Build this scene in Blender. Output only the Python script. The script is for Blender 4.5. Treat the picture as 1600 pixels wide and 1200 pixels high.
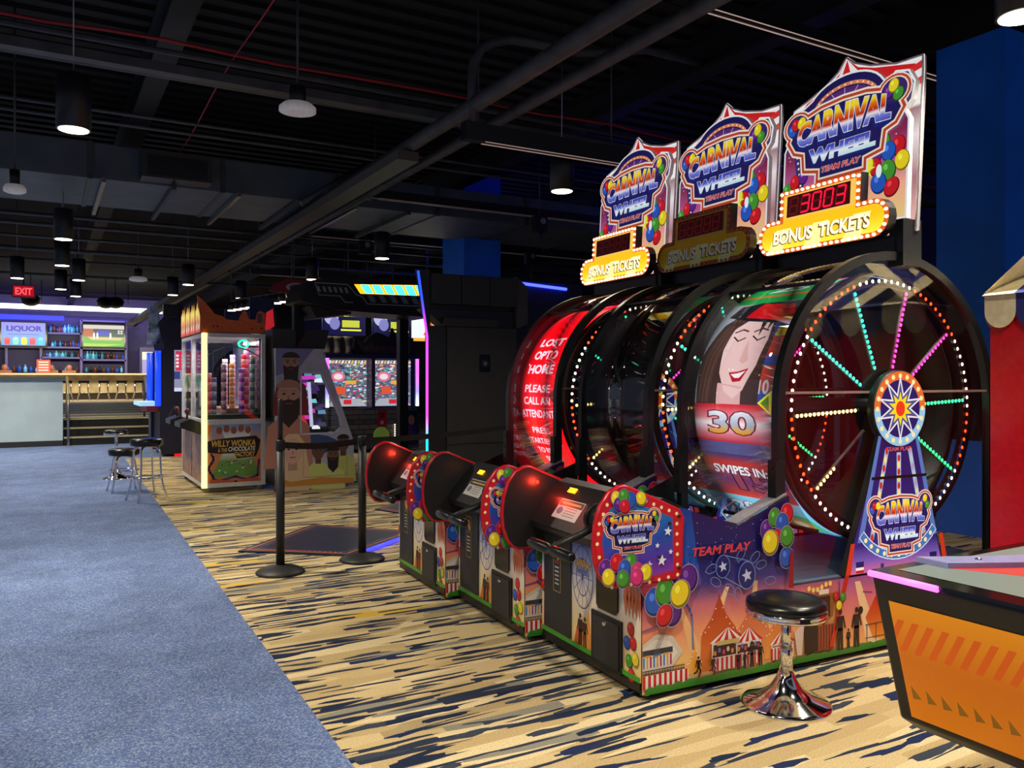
import bpy, bmesh, math, random
from mathutils import Vector, Matrix
from mathutils.geometry import tessellate_polygon
random.seed(7)
PI = math.pi
for o in list(bpy.data.objects): bpy.data.objects.remove(o)
SC = bpy.context.scene
COL = SC.collection

# ------------------------------------------------------------------ camera
F, HC, HY, VX = 1280.0, 1.48, 590.0, 65.0           # focal length in px, eye height, horizon row, column of the depth vanishing point
YAW = math.atan2(800 - VX, F)
S_, C_ = math.sin(YAW), math.cos(YAW)
cam = bpy.data.objects.new('camera', bpy.data.cameras.new('camera'))
COL.objects.link(cam)
cam.location = (0, 0, HC)
cam.rotation_euler = (PI / 2, 0, -YAW)
cam.data.sensor_width = 36
cam.data.lens = 36 * F / 1600
cam.data.shift_y = -(600 - HY) / 1600
cam.data.clip_end = 200
SC.camera = cam

# ------------------------------------------------------------------ world, exposure
w = bpy.data.worlds.new('world'); SC.world = w; w.use_nodes = True
w.node_tree.nodes['Background'].inputs[0].default_value = (0.50, 0.56, 0.80, 1)
w.node_tree.nodes['Background'].inputs[1].default_value = 0.23
SC.view_settings.view_transform = 'Standard'
SC.view_settings.look = 'None'
SC.view_settings.exposure = 0.35
SC.view_settings.gamma = 1
SC.view_settings.use_curve_mapping = False

def light(name, kind, loc, power, color=(1, 1, 1), size=.1, spot=None, rot=(0, 0, 0), parent=None, blend=.6):
    d = bpy.data.lights.new(name, kind); d.energy = power; d.color = color
    if kind == 'SPOT': d.spot_size = spot; d.spot_blend = blend; d.shadow_soft_size = size
    elif kind == 'AREA':
        d.shape = 'RECTANGLE'; d.size = size[0]; d.size_y = size[1]
    else: d.shadow_soft_size = size
    o = bpy.data.objects.new(name, d); COL.objects.link(o); o.location = loc; o.rotation_euler = rot
    if parent: o.parent = parent
    return o

# pixel -> direction helpers (distance always comes from a floor, wall or known height)
def ray(px, py):
    r = (px - 800) / F
    return (S_ + C_ * r, C_ - S_ * r, (HY - py) / F)
def G(px, py, z=0):
    d = ray(px, py); t = (z - HC) / d[2]; return (d[0] * t, d[1] * t, z)
def atY(px, py, Y):
    d = ray(px, py); t = Y / d[1]; return (d[0] * t, Y, HC + d[2] * t)

# ------------------------------------------------------------------ colours and materials
def lin(c):
    return tuple(((x / 255) / 12.92 if x / 255 <= .04045 else ((x / 255 + .055) / 1.055) ** 2.4) for x in c[:3])
MATS = {}
def mat(name, col=(128, 128, 128), rough=.5, metal=0, emit=0, ecol=None, noise=.06, nscale=30, coat=0, bump=0):
    if name in MATS: return MATS[name]
    m = bpy.data.materials.new(name); m.use_nodes = True
    nt = m.node_tree; b = nt.nodes['Principled BSDF']
    b.inputs['Roughness'].default_value = rough; b.inputs['Metallic'].default_value = metal
    b.inputs['Coat Weight'].default_value = coat
    L = lin(col)
    if noise:
        tc = nt.nodes.new('ShaderNodeTexCoord'); nz = nt.nodes.new('ShaderNodeTexNoise')
        nz.inputs['Scale'].default_value = nscale; nz.inputs['Detail'].default_value = 3
        cr = nt.nodes.new('ShaderNodeValToRGB')
        cr.color_ramp.elements[0].position = .3; cr.color_ramp.elements[1].position = .7
        cr.color_ramp.elements[0].color = (*[x * (1 - noise * 2) for x in L], 1)
        cr.color_ramp.elements[1].color = (*[min(1, x * (1 + noise * 2)) for x in L], 1)
        nt.links.new(tc.outputs['Object'], nz.inputs['Vector']); nt.links.new(nz.outputs['Fac'], cr.inputs['Fac'])
        nt.links.new(cr.outputs['Color'], b.inputs['Base Color'])
        if bump:
            bp = nt.nodes.new('ShaderNodeBump'); bp.inputs['Strength'].default_value = bump; bp.inputs['Distance'].default_value = .002
            nt.links.new(nz.outputs['Fac'], bp.inputs['Height']); nt.links.new(bp.outputs['Normal'], b.inputs['Normal'])
    else: b.inputs['Base Color'].default_value = (*L, 1)
    if emit:
        b.inputs['Emission Color'].default_value = (*lin(ecol or col), 1); b.inputs['Emission Strength'].default_value = emit
    MATS[name] = m; return m
def print_mat(name, emit=0, rough=.35, base=1.0):
    """flat print: colour from the mesh's own colour attribute, lit from behind when emit > 0"""
    if name in MATS: return MATS[name]
    m = bpy.data.materials.new(name); m.use_nodes = True; nt = m.node_tree; b = nt.nodes['Principled BSDF']
    a = nt.nodes.new('ShaderNodeAttribute'); a.attribute_name = 'Col'
    mx = nt.nodes.new('ShaderNodeMix'); mx.data_type = 'RGBA'; mx.inputs['Factor'].default_value = base
    mx.inputs['A'].default_value = (0, 0, 0, 1); nt.links.new(a.outputs['Color'], mx.inputs['B'])
    nt.links.new(mx.outputs['Result'], b.inputs['Base Color']); b.inputs['Roughness'].default_value = rough
    if emit:
        nt.links.new(a.outputs['Color'], b.inputs['Emission Color']); b.inputs['Emission Strength'].default_value = emit
    MATS[name] = m; return m
def glass_mat(name, tint=(1, 1, 1), ior=1.45, rough=.01):
    if name in MATS: return MATS[name]
    m = bpy.data.materials.new(name); m.use_nodes = True; nt = m.node_tree; nt.nodes.clear()
    out = nt.nodes.new('ShaderNodeOutputMaterial'); mx = nt.nodes.new('ShaderNodeMixShader')
    lw = nt.nodes.new('ShaderNodeLayerWeight'); lw.inputs['Blend'].default_value = .5            # Schlick: same from both sides of the sheet
    pw = nt.nodes.new('ShaderNodeMath'); pw.operation = 'POWER'; pw.inputs[1].default_value = 4; nt.links.new(lw.outputs['Facing'], pw.inputs[0])
    fr = nt.nodes.new('ShaderNodeMath'); fr.operation = 'MULTIPLY_ADD'; fr.inputs[1].default_value = .9; fr.inputs[2].default_value = ((ior - 1) / (ior + 1)) ** 2; nt.links.new(pw.outputs[0], fr.inputs[0])
    t = nt.nodes.new('ShaderNodeBsdfTransparent'); t.inputs[0].default_value = (*tint, 1)
    g = nt.nodes.new('ShaderNodeBsdfGlossy'); g.inputs['Roughness'].default_value = rough
    nt.links.new(fr.outputs[0], mx.inputs[0]); nt.links.new(t.outputs[0], mx.inputs[1]); nt.links.new(g.outputs[0], mx.inputs[2])
    nt.links.new(mx.outputs[0], out.inputs[0]); MATS[name] = m; return m

BLACK = mat('black_laminate', (24, 24, 25), .38, noise=.1)
BLACKG = mat('black_gloss', (10, 10, 11), .16, noise=.05)
BLACKM = mat('black_metal', (30, 30, 31), .45, .2)
DARK = mat('dark_panel', (44, 44, 46), .5)
CHROME = mat('chrome', (225, 225, 228), .08, 1, noise=.01)
STEEL = mat('steel', (150, 152, 156), .3, .9)
VINYL = mat('black_vinyl', (14, 14, 15), .28, noise=.1, nscale=60, bump=.15)
WHITE = mat('white_paint', (225, 226, 228), .4)
CEILM = mat('ceiling_black', (10, 10, 11), .85, noise=.2, nscale=3)
PIPE = mat('painted_pipe', (66, 66, 68), .5, noise=.15, nscale=6)
DUCTM = mat('duct_paint', (84, 92, 100), .55, noise=.08, nscale=3)
REDC = mat('red_cable', (170, 30, 40), .5)
REDP = mat('red_gloss', (190, 18, 30), .25)
GLASS = glass_mat('acrylic', (.93, .93, .94), 1.65)
GLASSD = glass_mat('acrylic_smoked', (.62, .60, .62))
LAMPW = mat('lamp_lens', (255, 244, 214), .5, emit=7, noise=0)
PRINT = print_mat('print'); PRINTS = print_mat('print_satin', 0, .5)
LIT = print_mat('print_backlit', .58, .3, .35); LITH = print_mat('print_backlit_bright', 1.0, .3, .3)
SCREEN = print_mat('screen_pixels', .95, .3, .05); LED = print_mat('led_points', 5.0, .4, .3)
LEDS = print_mat('led_soft', 2.2, .4, .3)

# ------------------------------------------------------------------ object helpers
def tag(o, label=None, cat=None, group=None, kind=None):
    if label: o['label'] = label
    if cat: o['category'] = cat
    if group: o['group'] = group
    if kind: o['kind'] = kind
    return o
def thing(name, label, cat, loc=(0, 0, 0), rz=0, group=None):
    o = bpy.data.objects.new(name, None); o.empty_display_size = .1; COL.objects.link(o)
    o.location = loc; o.rotation_euler = (0, 0, rz); return tag(o, label, cat, group)
def copy_tree(o, parent=None, skip=()):
    c = o.copy(); COL.objects.link(c); c.parent = parent
    for ch in list(o.children):
        if ch.name.split('.')[0] not in skip: copy_tree(ch, c, skip)
    return c

class MB:
    """collects shapes, builds ONE mesh object"""
    def __init__(s): s.v = []; s.f = []; s.sm = []
    def add(s, vs, fs, smooth=False, M=None):
        n = len(s.v); s.v += [tuple(M @ Vector(p)) if M else tuple(p) for p in vs]
        s.f += [tuple(i + n for i in f) for f in fs]; s.sm += [smooth] * len(fs); return s
    def box(s, a, b, M=None):
        x0, y0, z0 = a; x1, y1, z1 = b
        vs = [(x0, y0, z0), (x1, y0, z0), (x1, y1, z0), (x0, y1, z0), (x0, y0, z1), (x1, y0, z1), (x1, y1, z1), (x0, y1, z1)]
        return s.add(vs, [(0, 3, 2, 1), (4, 5, 6, 7), (0, 1, 5, 4), (1, 2, 6, 5), (2, 3, 7, 6), (3, 0, 4, 7)], False, M)
    def prism(s, pts, axis, a, b, M=None):
        """polygon extruded along axis from a to b; pts in the two other axes, in xyz order"""
        def P(p, t): return {'x': (t, p[0], p[1]), 'y': (p[0], t, p[1]), 'z': (p[0], p[1], t)}[axis]
        n = len(pts); vs = [P(p, a) for p in pts] + [P(p, b) for p in pts]
        tris = tessellate_polygon([[Vector((p[0], p[1], 0)) for p in pts]])
        fs = [tuple(t) for t in tris] + [tuple(i + n for i in reversed(t)) for t in tris]
        fs += [(i, (i + 1) % n, (i + 1) % n + n, i + n) for i in range(n)]
        return s.add(vs, fs, False, M)
    def tube(s, path, r, n=8, closed=False, cap=True):
        path = [Vector(p) for p in path]; m = len(path); vs = []; fs = []; up = None
        for i, p in enumerate(path):
            a = path[i - 1] if (i or closed) else p; b = path[(i + 1) % m] if (i < m - 1 or closed) else p
            t = (b - a).normalized()
            if up is None: up = Vector((0, 0, 1)) if abs(t.z) < .9 else Vector((1, 0, 0))
            x = t.cross(up).normalized(); y = x.cross(t).normalized(); up = y
            rr = r[i] if isinstance(r, (list, tuple)) else r
            vs += [p + x * rr * math.cos(2 * PI * k / n) + y * rr * math.sin(2 * PI * k / n) for k in range(n)]
        for i in range(m if closed else m - 1):
            j = (i + 1) % m
            fs += [(i * n + k, i * n + (k + 1) % n, j * n + (k + 1) % n, j * n + k) for k in range(n)]
        s.add(vs, fs, True)
        if cap and not closed:
            s.f += [tuple(len(s.v) - len(vs) + k for k in reversed(range(n))), tuple(len(s.v) - n + k for k in range(n))]; s.sm += [False] * 2
        return s
    def lathe(s, prof, c=(0, 0, 0), n=24, axis='z', smooth=True):
        vs = []; fs = []
        for r, h in prof:
            for k in range(n):
                a = 2 * PI * k / n; u, v = r * math.cos(a), r * math.sin(a)
                p = {'z': (u, v, h), 'y': (u, h, v), 'x': (h, u, v)}[axis]
                vs.append((p[0] + c[0], p[1] + c[1], p[2] + c[2]))
        for i in range(len(prof) - 1):
            fs += [(i * n + k, i * n + (k + 1) % n, (i + 1) * n + (k + 1) % n, (i + 1) * n + k) for k in range(n)]
        s.add(vs, fs, smooth)
        b = len(s.v) - len(vs)
        s.f += [tuple(b + k for k in reversed(range(n))), tuple(b + len(vs) - n + k for k in range(n))]; s.sm += [False] * 2
        return s
    def ball(s, c, r, n=10, m=7):
        r = r if isinstance(r, (tuple, list)) else (r, r, r)
        vs = [(c[0] + r[0] * math.sin(PI * i / m) * math.cos(2 * PI * k / n), c[1] + r[1] * math.sin(PI * i / m) * math.sin(2 * PI * k / n), c[2] + r[2] * math.cos(PI * i / m)) for i in range(m + 1) for k in range(n)]
        fs = [(i * n + k, i * n + (k + 1) % n, (i + 1) * n + (k + 1) % n, (i + 1) * n + k) for i in range(m) for k in range(n)]
        return s.add(vs, fs, True)
    def build(s, name, material, parent=None, bevel=0):
        me = bpy.data.meshes.new(name); me.from_pydata(s.v, [], s.f)
        me.polygons.foreach_set('use_smooth', s.sm); me.materials.append(material); me.validate()
        bm = bmesh.new(); bm.from_mesh(me); bmesh.ops.recalc_face_normals(bm, faces=bm.faces); bm.to_mesh(me); bm.free()
        o = bpy.data.objects.new(name, me); COL.objects.link(o)
        if parent: o.parent = parent
        if bevel:
            md = o.modifiers.new('bevel', 'BEVEL'); md.width = bevel; md.segments = 2; md.limit_method = 'ANGLE'
        return o
def box(name, a, b, m, parent=None, bevel=0): return MB().box(a, b).build(name, m, parent, bevel)
def struct(name, mb, m): return tag(mb.build(name, m), kind='structure')

# ------------------------------------------------------------------ flat print canvas
def clip_half(poly, ax, val, keep_gt):
    out = []
    for i in range(len(poly)):
        a, b = poly[i - 1], poly[i]
        ia = (a[ax] >= val) == keep_gt or a[ax] == val; ib = (b[ax] >= val) == keep_gt or b[ax] == val
        if ia != ib:
            t = (val - a[ax]) / (b[ax] - a[ax]); out.append((a[0] + (b[0] - a[0]) * t, a[1] + (b[1] - a[1]) * t))
        if ib: out.append(b)
    return out
FONT = {}
def text_tris(s, off=0.0):
    if (s, off) in FONT: return FONT[(s, off)]
    cu = bpy.data.curves.new('txt', 'FONT'); cu.body = s; cu.offset = off; cu.resolution_u = 3; cu.space_character = 1.0
    o = bpy.data.objects.new('txt', cu); COL.objects.link(o)
    bpy.context.view_layer.update()
    dg = bpy.context.evaluated_depsgraph_get(); ev = o.evaluated_get(dg); me = ev.to_mesh(); me.calc_loop_triangles()
    tris = [[(me.vertices[i].co.x, me.vertices[i].co.y) for i in t.vertices] for t in me.loop_triangles]
    ev.to_mesh_clear(); bpy.data.objects.remove(o); bpy.data.curves.remove(cu)
    FONT[(s, off)] = tris; return tris
def bbox(tris):
    us = [p[0] for t in tris for p in t]; vs = [p[1] for t in tris for p in t]; return min(us), min(vs), max(us), max(vs)
def grad(stops):
    """stops [(v, rgb)...] -> colour by v"""
    def f(u, v):
        if v <= stops[0][0]: return stops[0][1]
        for (a, ca), (b, cb) in zip(stops, stops[1:]):
            if v <= b:
                t = (v - a) / (b - a + 1e-9); return tuple(ca[i] + (cb[i] - ca[i]) * t for i in range(3))
        return stops[-1][1]
    f.cuts = [a for a, _ in stops]; return f
class Canvas:
    def __init__(s, clip=None, step=None, eps=.00018): s.p = []; s.lev = 0; s.clip = clip; s.step = step; s.eps = eps
    def _put(s, poly, col, lev):
        if s.clip:
            for ax, val, k in ((0, s.clip[0], True), (0, s.clip[2], False), (1, s.clip[1], True), (1, s.clip[3], False)):
                poly = clip_half(poly, ax, val, k)
                if len(poly) < 3: return
        cuts = list(getattr(col, 'cuts', [])); vs = [p[1] for p in poly]; a, b = min(vs), max(vs)
        if s.step: cuts += [k * s.step for k in range(math.ceil(a / s.step), math.floor(b / s.step) + 1)]
        cuts = sorted(c for c in set(cuts) if a + 1e-6 < c < b - 1e-6); rest = poly
        for c in cuts:
            lo = clip_half(rest, 1, c, False); rest = clip_half(rest, 1, c, True)
            if len(lo) >= 3: s.p.append((lo, col, lev))
            if len(rest) < 3: return
        s.p.append((rest, col, lev))
    def poly(s, pts, col, same=False, convex=False):
        if not same: s.lev += 1
        if len(pts) == 3 or convex: s._put(list(pts), col, s.lev)
        else:
            for t in tessellate_polygon([[Vector((p[0], p[1], 0)) for p in pts]]): s._put([pts[i] for i in t], col, s.lev)
        return s
    def rect(s, u0, v0, u1, v1, col, same=False): return s.poly([(u0, v0), (u1, v0), (u1, v1), (u0, v1)], col, same, True)
    def ell(s, cu, cv, ru, rv=None, col=(0, 0, 0), ang=0, n=18, same=False):
        rv = rv or ru; ca, sa = math.cos(ang), math.sin(ang); pts = []
        for k in range(n):
            a = 2 * PI * k / n; x, y = ru * math.cos(a), rv * math.sin(a); pts.append((cu + x * ca - y * sa, cv + x * sa + y * ca))
        return s.poly(pts, col, same, True)
    def star(s, cu, cv, R, r, n, col, ang=PI / 2, same=False):
        return s.poly([(cu + (R if k % 2 == 0 else r) * math.cos(ang + PI * k / n), cv + (R if k % 2 == 0 else r) * math.sin(ang + PI * k / n)) for k in range(2 * n)], col, same)
    def line(s, pts, wd, col, same=False, closed=False):
        if not same: s.lev += 1
        pts = list(pts) + ([pts[0]] if closed else [])
        for a, b in zip(pts, pts[1:]):
            dx, dy = b[0] - a[0], b[1] - a[1]; L = math.hypot(dx, dy) or 1; nx, ny = -dy / L * wd / 2, dx / L * wd / 2; ex, ey = dx / L * wd * .3, dy / L * wd * .3
            s._put([(a[0] + nx - ex, a[1] + ny - ey), (a[0] - nx - ex, a[1] - ny - ey), (b[0] - nx + ex, b[1] - ny + ey), (b[0] + nx + ex, b[1] + ny + ey)], col, s.lev)
        return s
    def text(s, st, cu, cv, wd, ht, col, bold=.02, out=None, outw=.06, shear=0, arch=0, drop=None):
        base = bbox(text_tris(st, bold)); su = wd / (base[2] - base[0]); sv = ht / (base[3] - base[1]); mu, mv = (base[0] + base[2]) / 2, (base[1] + base[3]) / 2
        def emit(tris, c, du=0, dv=0):
            s.lev += 1
            for t in tris:
                q = []
                for p in t:
                    x, y = (p[0] - mu) * su, (p[1] - mv) * sv; q.append((cu + x + y * shear + du, cv + y * (1 + arch * 1.5 * (1 - (2 * x / wd) ** 2)) + arch * ht * (1 - (2 * x / wd) ** 2) + dv))
                s._put(q, c, s.lev)
        if drop: emit(text_tris(st, bold + outw * .6), drop[0], drop[1], drop[2])
        if out: emit(text_tris(st, bold + outw), out)
        emit(text_tris(st, bold), col); return s
    def balloon(s, u, v, r, col, ang=0, rim=(190, 160, 190)):
        ca, sa = math.cos(ang), math.sin(ang)
        if rim: s.ell(u, v, r * 1.06, r * 1.27, rim, ang)
        dk = tuple(c * .55 for c in col); lt = tuple(min(255, c * 1.1 + 40) for c in col)
        s.ell(u, v, r, r * 1.2, dk, ang); s.ell(u - .06 * r, v + .1 * r, r * .9, r * 1.06, col, ang)
        return s.ell(u - .3 * r, v + .42 * r, r * .26, r * .34, lt, ang)
    def mesh(s, name, mp):
        V = []; Fc = []; Cc = []
        for poly, col, lev in s.p:
            n = len(V)
            for u, v in poly:
                V.append(mp(u, v, lev * s.eps)); c = col(u, v) if callable(col) else col; Cc += [*lin(c), 1]
            Fc.append(tuple(range(n, n + len(poly))))
        me = bpy.data.meshes.new(name); me.from_pydata(V, [], Fc)
        a = me.color_attributes.new('Col', 'FLOAT_COLOR', 'POINT'); a.data.foreach_set('color', Cc); return me
    def build(s, name, mp, material, parent=None):
        me = s.mesh(name, mp); me.materials.append(material)
        o = bpy.data.objects.new(name, me); COL.objects.link(o)
        if parent: o.parent = parent
        return o
def face_negy(x0, y, z0): return lambda u, v, h: (x0 + u, y - h, z0 + v)       # seen from -Y: u to +X
def face_negx(x, y0, z0): return lambda u, v, h: (x - h, y0 - u, z0 + v)       # seen from -X: u to -Y
def face_up(x0, y0, z): return lambda u, v, h: (x0 + u, y0 + v, z + h)
RED, YEL, GRN, BLU, PUR, NAV = (205, 30, 40), (240, 215, 40), (70, 150, 50), (40, 90, 190), (95, 40, 140), (36, 30, 92)
def offset_poly(pts, d):
    n = len(pts); out = []; area = sum(pts[i - 1][0] * pts[i][1] - pts[i][0] * pts[i - 1][1] for i in range(n)); sg = 1 if area > 0 else -1
    for i in range(n):
        a, p, b = pts[i - 1], pts[i], pts[(i + 1) % n]
        e1 = (p[0] - a[0], p[1] - a[1]); e2 = (b[0] - p[0], b[1] - p[1]); l1 = math.hypot(*e1) or 1; l2 = math.hypot(*e2) or 1
        n1 = (e1[1] / l1 * sg, -e1[0] / l1 * sg); n2 = (e2[1] / l2 * sg, -e2[0] / l2 * sg); bx, by = n1[0] + n2[0], n1[1] + n2[1]; L = math.hypot(bx, by) or 1
        k = min(1.8, 1 / max(.3, (n1[0] * bx + n1[1] * by) / L)); out.append((p[0] + bx / L * d * k, p[1] + by / L * d * k))
    return out
def logo(cv, cu, cv_, wd, ht=None):
    """the machine's own lettering badge"""
    h = (ht or wd * .64) / .64 / wd
    half = [(-.19, -.37), (-.19, -.285), (-.33, -.25), (-.345, -.1), (-.44, -.06), (-.49, .03), (-.45, .13), (-.36, .19), (-.2, .235), (0, .25)]
    pts = half + [(-x, y) for x, y in reversed(half[:-1])]; pts = [(cu + x * wd, cv_ + (y + .06) * wd * h) for x, y in pts][::-1]
    cl = [(-.43, .16, .105), (.43, .18, .105)]
    for d, c in ((.05, (240, 232, 225)), (.036, (190, 70, 45)), (.014, (245, 225, 200)), (0, NAV)):
        cv.poly(offset_poly(pts, d * wd), c)
        for x, y, r in cl: cv.ell(cu + x * wd, cv_ + (y + .06) * wd * h, (r + d * .8) * wd, (r + d * .8) * wd * h, c if d else (60, 40, 110), same=True)
    for x, y, r in cl:
        for dx, dy, c, a in ((-.05, -.03, BLU, .6), (-.015, .02, RED, .2), (.045, .02, YEL, -.35)) if x < 0 else ((-.04, .0, PUR, .3), (0, .04, YEL, -.2), (.04, -.04, GRN, -.5)):
            cv.balloon(cu + (x + dx) * wd, cv_ + (y + dy + .06) * wd * h, .042 * wd, c, a, None)
    v0 = cv_ + .115 * wd * h; H = .2 * wd * h
    g = grad([(v0 - H * .55, (70, 70, 175)), (v0 - H * .2, (120, 130, 220)), (v0 - H * .02, (250, 240, 240)), (v0 + H * .12, (190, 35, 25)), (v0 + H * .42, (235, 120, 25)), (v0 + H * .62, (250, 220, 50))])
    cv.text('CARNIVAL', cu, v0, .84 * wd, H, g, .055, (235, 235, 245), .022, .08, .22, ((30, 40, 120), -.012 * wd, -.03 * wd))
    v1 = cv_ - .1 * wd * h; H1 = .13 * wd * h
    g2 = grad([(v1 - H1 * .5, (190, 235, 240)), (v1 - H1 * .1, (245, 250, 255)), (v1 + H1 * .15, (90, 110, 215)), (v1 + H1 * .5, (60, 60, 170))])
    cv.text('WHEEL', cu, v1, .6 * wd, H1, g2, .055, (235, 235, 245), .022, .08, 0, ((30, 40, 120), -.01 * wd, -.02 * wd))
    cv.text('TEAM PLAY', cu, cv_ - .245 * wd * h, .35 * wd, .05 * wd * h, (205, 50, 60), .025, (250, 225, 215), .03, .25)
def person_shape(cv, u, v, h, col, run=False):
    cv.ell(u, v + h * .93, h * .062, h * .075, col)
    cv.poly([(u - .1 * h, v + .82 * h), (u + .1 * h, v + .82 * h), (u + .08 * h, v + .45 * h), (u - .08 * h, v + .45 * h)], col, True)
    if run: cv.line([(u, v + .5 * h), (u + .14 * h, v + .3 * h), (u + .02 * h, v + .02 * h)], .08 * h, col, True); cv.line([(u, v + .5 * h), (u - .1 * h, v + .28 * h), (u - .26 * h, v + .22 * h)], .08 * h, col, True)
    else: cv.line([(u - .045 * h, v + .5 * h), (u - .06 * h, v)], .085 * h, col, True); cv.line([(u + .045 * h, v + .5 * h), (u + .06 * h, v)], .085 * h, col, True)
    cv.line([(u - .1 * h, v + .8 * h), (u - .16 * h, v + .5 * h)], .05 * h, col, True); cv.line([(u + .1 * h, v + .8 * h), (u + .17 * h, v + .52 * h)], .05 * h, col, True)

# ------------------------------------------------------------------ carpets
def plank_carpet():
    m = bpy.data.materials.new('plank_print_carpet'); m.use_nodes = True; nt = m.node_tree; b = nt.nodes['Principled BSDF']; N = nt.nodes.new; L = nt.links.new
    b.inputs['Roughness'].default_value = .9; b.inputs['Specular IOR Level'].default_value = .15
    tc = N('ShaderNodeTexCoord')
    def cells(sx, sy, seed, ramp, rot=0):
        mp = N('ShaderNodeMapping'); mp.inputs['Scale'].default_value = (sx, sy, 1); mp.inputs['Location'].default_value = (seed, seed * 1.7, 0); mp.inputs['Rotation'].default_value = (0, 0, rot)
        L(tc.outputs['Object'], mp.inputs['Vector']); vo = N('ShaderNodeTexVoronoi'); vo.voronoi_dimensions = '2D'; vo.distance = 'CHEBYCHEV'; vo.inputs['Scale'].default_value = 1; vo.inputs['Randomness'].default_value = 1
        L(mp.outputs[0], vo.inputs['Vector']); sp = N('ShaderNodeSeparateColor'); L(vo.outputs['Color'], sp.inputs[0])
        cr = N('ShaderNodeValToRGB'); cr.color_ramp.interpolation = 'CONSTANT'; e = cr.color_ramp.elements
        while len(e) < len(ramp): e.new(.5)
        for el, (p, c) in zip(e, ramp): el.position = p; el.color = (*(lin(c) if len(c) == 3 else (c[0], c[0], c[0])), 1)
        L(sp.outputs[0], cr.inputs['Fac']); return cr.outputs['Color']
    A = cells(1 / .62, 1 / .075, 0, [(0, (208, 186, 138)), (.3, (190, 166, 118)), (.52, (222, 202, 156)), (.72, (172, 152, 110)), (.8, (200, 176, 126)), (.9, (142, 138, 122)), (.955, (214, 178, 70)), (.97, (196, 172, 124))])
    Bm = cells(1 / .19, 1 / .038, 11.3, [(0, (0, )), (.85, (1, ))], .03); 
    B2 = cells(1 / .32, 1 / .022, 23.1, [(0, (0, )), (.85, (1, ))], -.02)
    mx = N('ShaderNodeMath'); mx.operation = 'MAXIMUM'; L(Bm, mx.inputs[0]); L(B2, mx.inputs[1])
    mix = N('ShaderNodeMix'); mix.data_type = 'RGBA'; L(mx.outputs[0], mix.inputs['Factor']); L(A, mix.inputs['A']); 
    nv = cells(1 / .19, 1 / .038, 11.3, [(0, (44, 52, 70)), (.86, (30, 42, 66)), (.92, (58, 66, 78)), (.96, (34, 46, 84))], .03); L(nv, mix.inputs['B'])
    nz = N('ShaderNodeTexNoise'); nz.inputs['Scale'].default_value = 140; nz.inputs['Detail'].default_value = 2; L(tc.outputs['Object'], nz.inputs['Vector'])
    mr = N('ShaderNodeMapRange'); mr.inputs['From Min'].default_value = .3; mr.inputs['From Max'].default_value = .7; mr.inputs['To Min'].default_value = .78; mr.inputs['To Max'].default_value = 1.12; L(nz.outputs['Fac'], mr.inputs[0])
    mu = N('ShaderNodeMix'); mu.data_type = 'RGBA'; mu.blend_type = 'MULTIPLY'; mu.inputs['Factor'].default_value = 1; L(mix.outputs['Result'], mu.inputs['A']); L(mr.outputs[0], mu.inputs['B'])
    L(mu.outputs['Result'], b.inputs['Base Color']); bp = N('ShaderNodeBump'); bp.inputs['Strength'].default_value = .3; bp.inputs['Distance'].default_value = .003; L(nz.outputs['Fac'], bp.inputs['Height']); L(bp.outputs[0], b.inputs['Normal'])
    return m
def loop_carpet():
    m = bpy.data.materials.new('blue_loop_carpet'); m.use_nodes = True; nt = m.node_tree; b = nt.nodes['Principled BSDF']; N = nt.nodes.new; L = nt.links.new
    b.inputs['Roughness'].default_value = .9; b.inputs['Specular IOR Level'].default_value = .15
    tc = N('ShaderNodeTexCoord'); vo = N('ShaderNodeTexVoronoi'); vo.inputs['Scale'].default_value = 150; L(tc.outputs['Object'], vo.inputs['Vector'])
    sp = N('ShaderNodeSeparateColor'); L(vo.outputs['Color'], sp.inputs[0]); cr = N('ShaderNodeValToRGB'); e = cr.color_ramp.elements
    e.new(.5); e.new(.8)
    for i_, (p, c) in enumerate([(0, (72, 92, 142)), (.5, (96, 116, 160)), (.8, (122, 138, 174)), (1, (150, 162, 188))]): e[i_].position = p; e[i_].color = (*lin(c), 1)
    L(sp.outputs[0], cr.inputs['Fac'])
    n2 = N('ShaderNodeTexNoise'); n2.inputs['Scale'].default_value = 2.3; n2.inputs['Detail'].default_value = 5; n2.inputs['Roughness'].default_value = .65; L(tc.outputs['Object'], n2.inputs['Vector'])
    mr = N('ShaderNodeMapRange'); mr.inputs['From Min'].default_value = .3; mr.inputs['From Max'].default_value = .7; mr.inputs['To Min'].default_value = .72; mr.inputs['To Max'].default_value = 1.18; L(n2.outputs['Fac'], mr.inputs[0])
    mu = N('ShaderNodeMix'); mu.data_type = 'RGBA'; mu.blend_type = 'MULTIPLY'; mu.inputs['Factor'].default_value = 1; L(cr.outputs[0], mu.inputs['A']); L(mr.outputs[0], mu.inputs['B']); L(mu.outputs['Result'], b.inputs['Base Color'])
    bp = N('ShaderNodeBump'); bp.inputs['Strength'].default_value = .15; bp.inputs['Distance'].default_value = .003; L(vo.outputs['Distance'], bp.inputs['Height']); L(bp.outputs[0], b.inputs['Normal'])
    return m
def edge(y): return 1.03 + .0216 * (y - 3)
struct('floor', MB().prism([(edge(-2), -2), (14, -2), (14, 46), (edge(16.5) + 3, 46), (edge(16.5) + 1.2, 16.5), (edge(16.5), 16.5)], 'z', -.05, 0), plank_carpet())
struct('floor', MB().prism([(-8, -2), (edge(-2), -2), (edge(16.5), 16.5), (edge(16.5) + 1.2, 16.5), (edge(16.5) + 3, 46), (-8, 46)], 'z', -.05, 0), loop_carpet())

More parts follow.
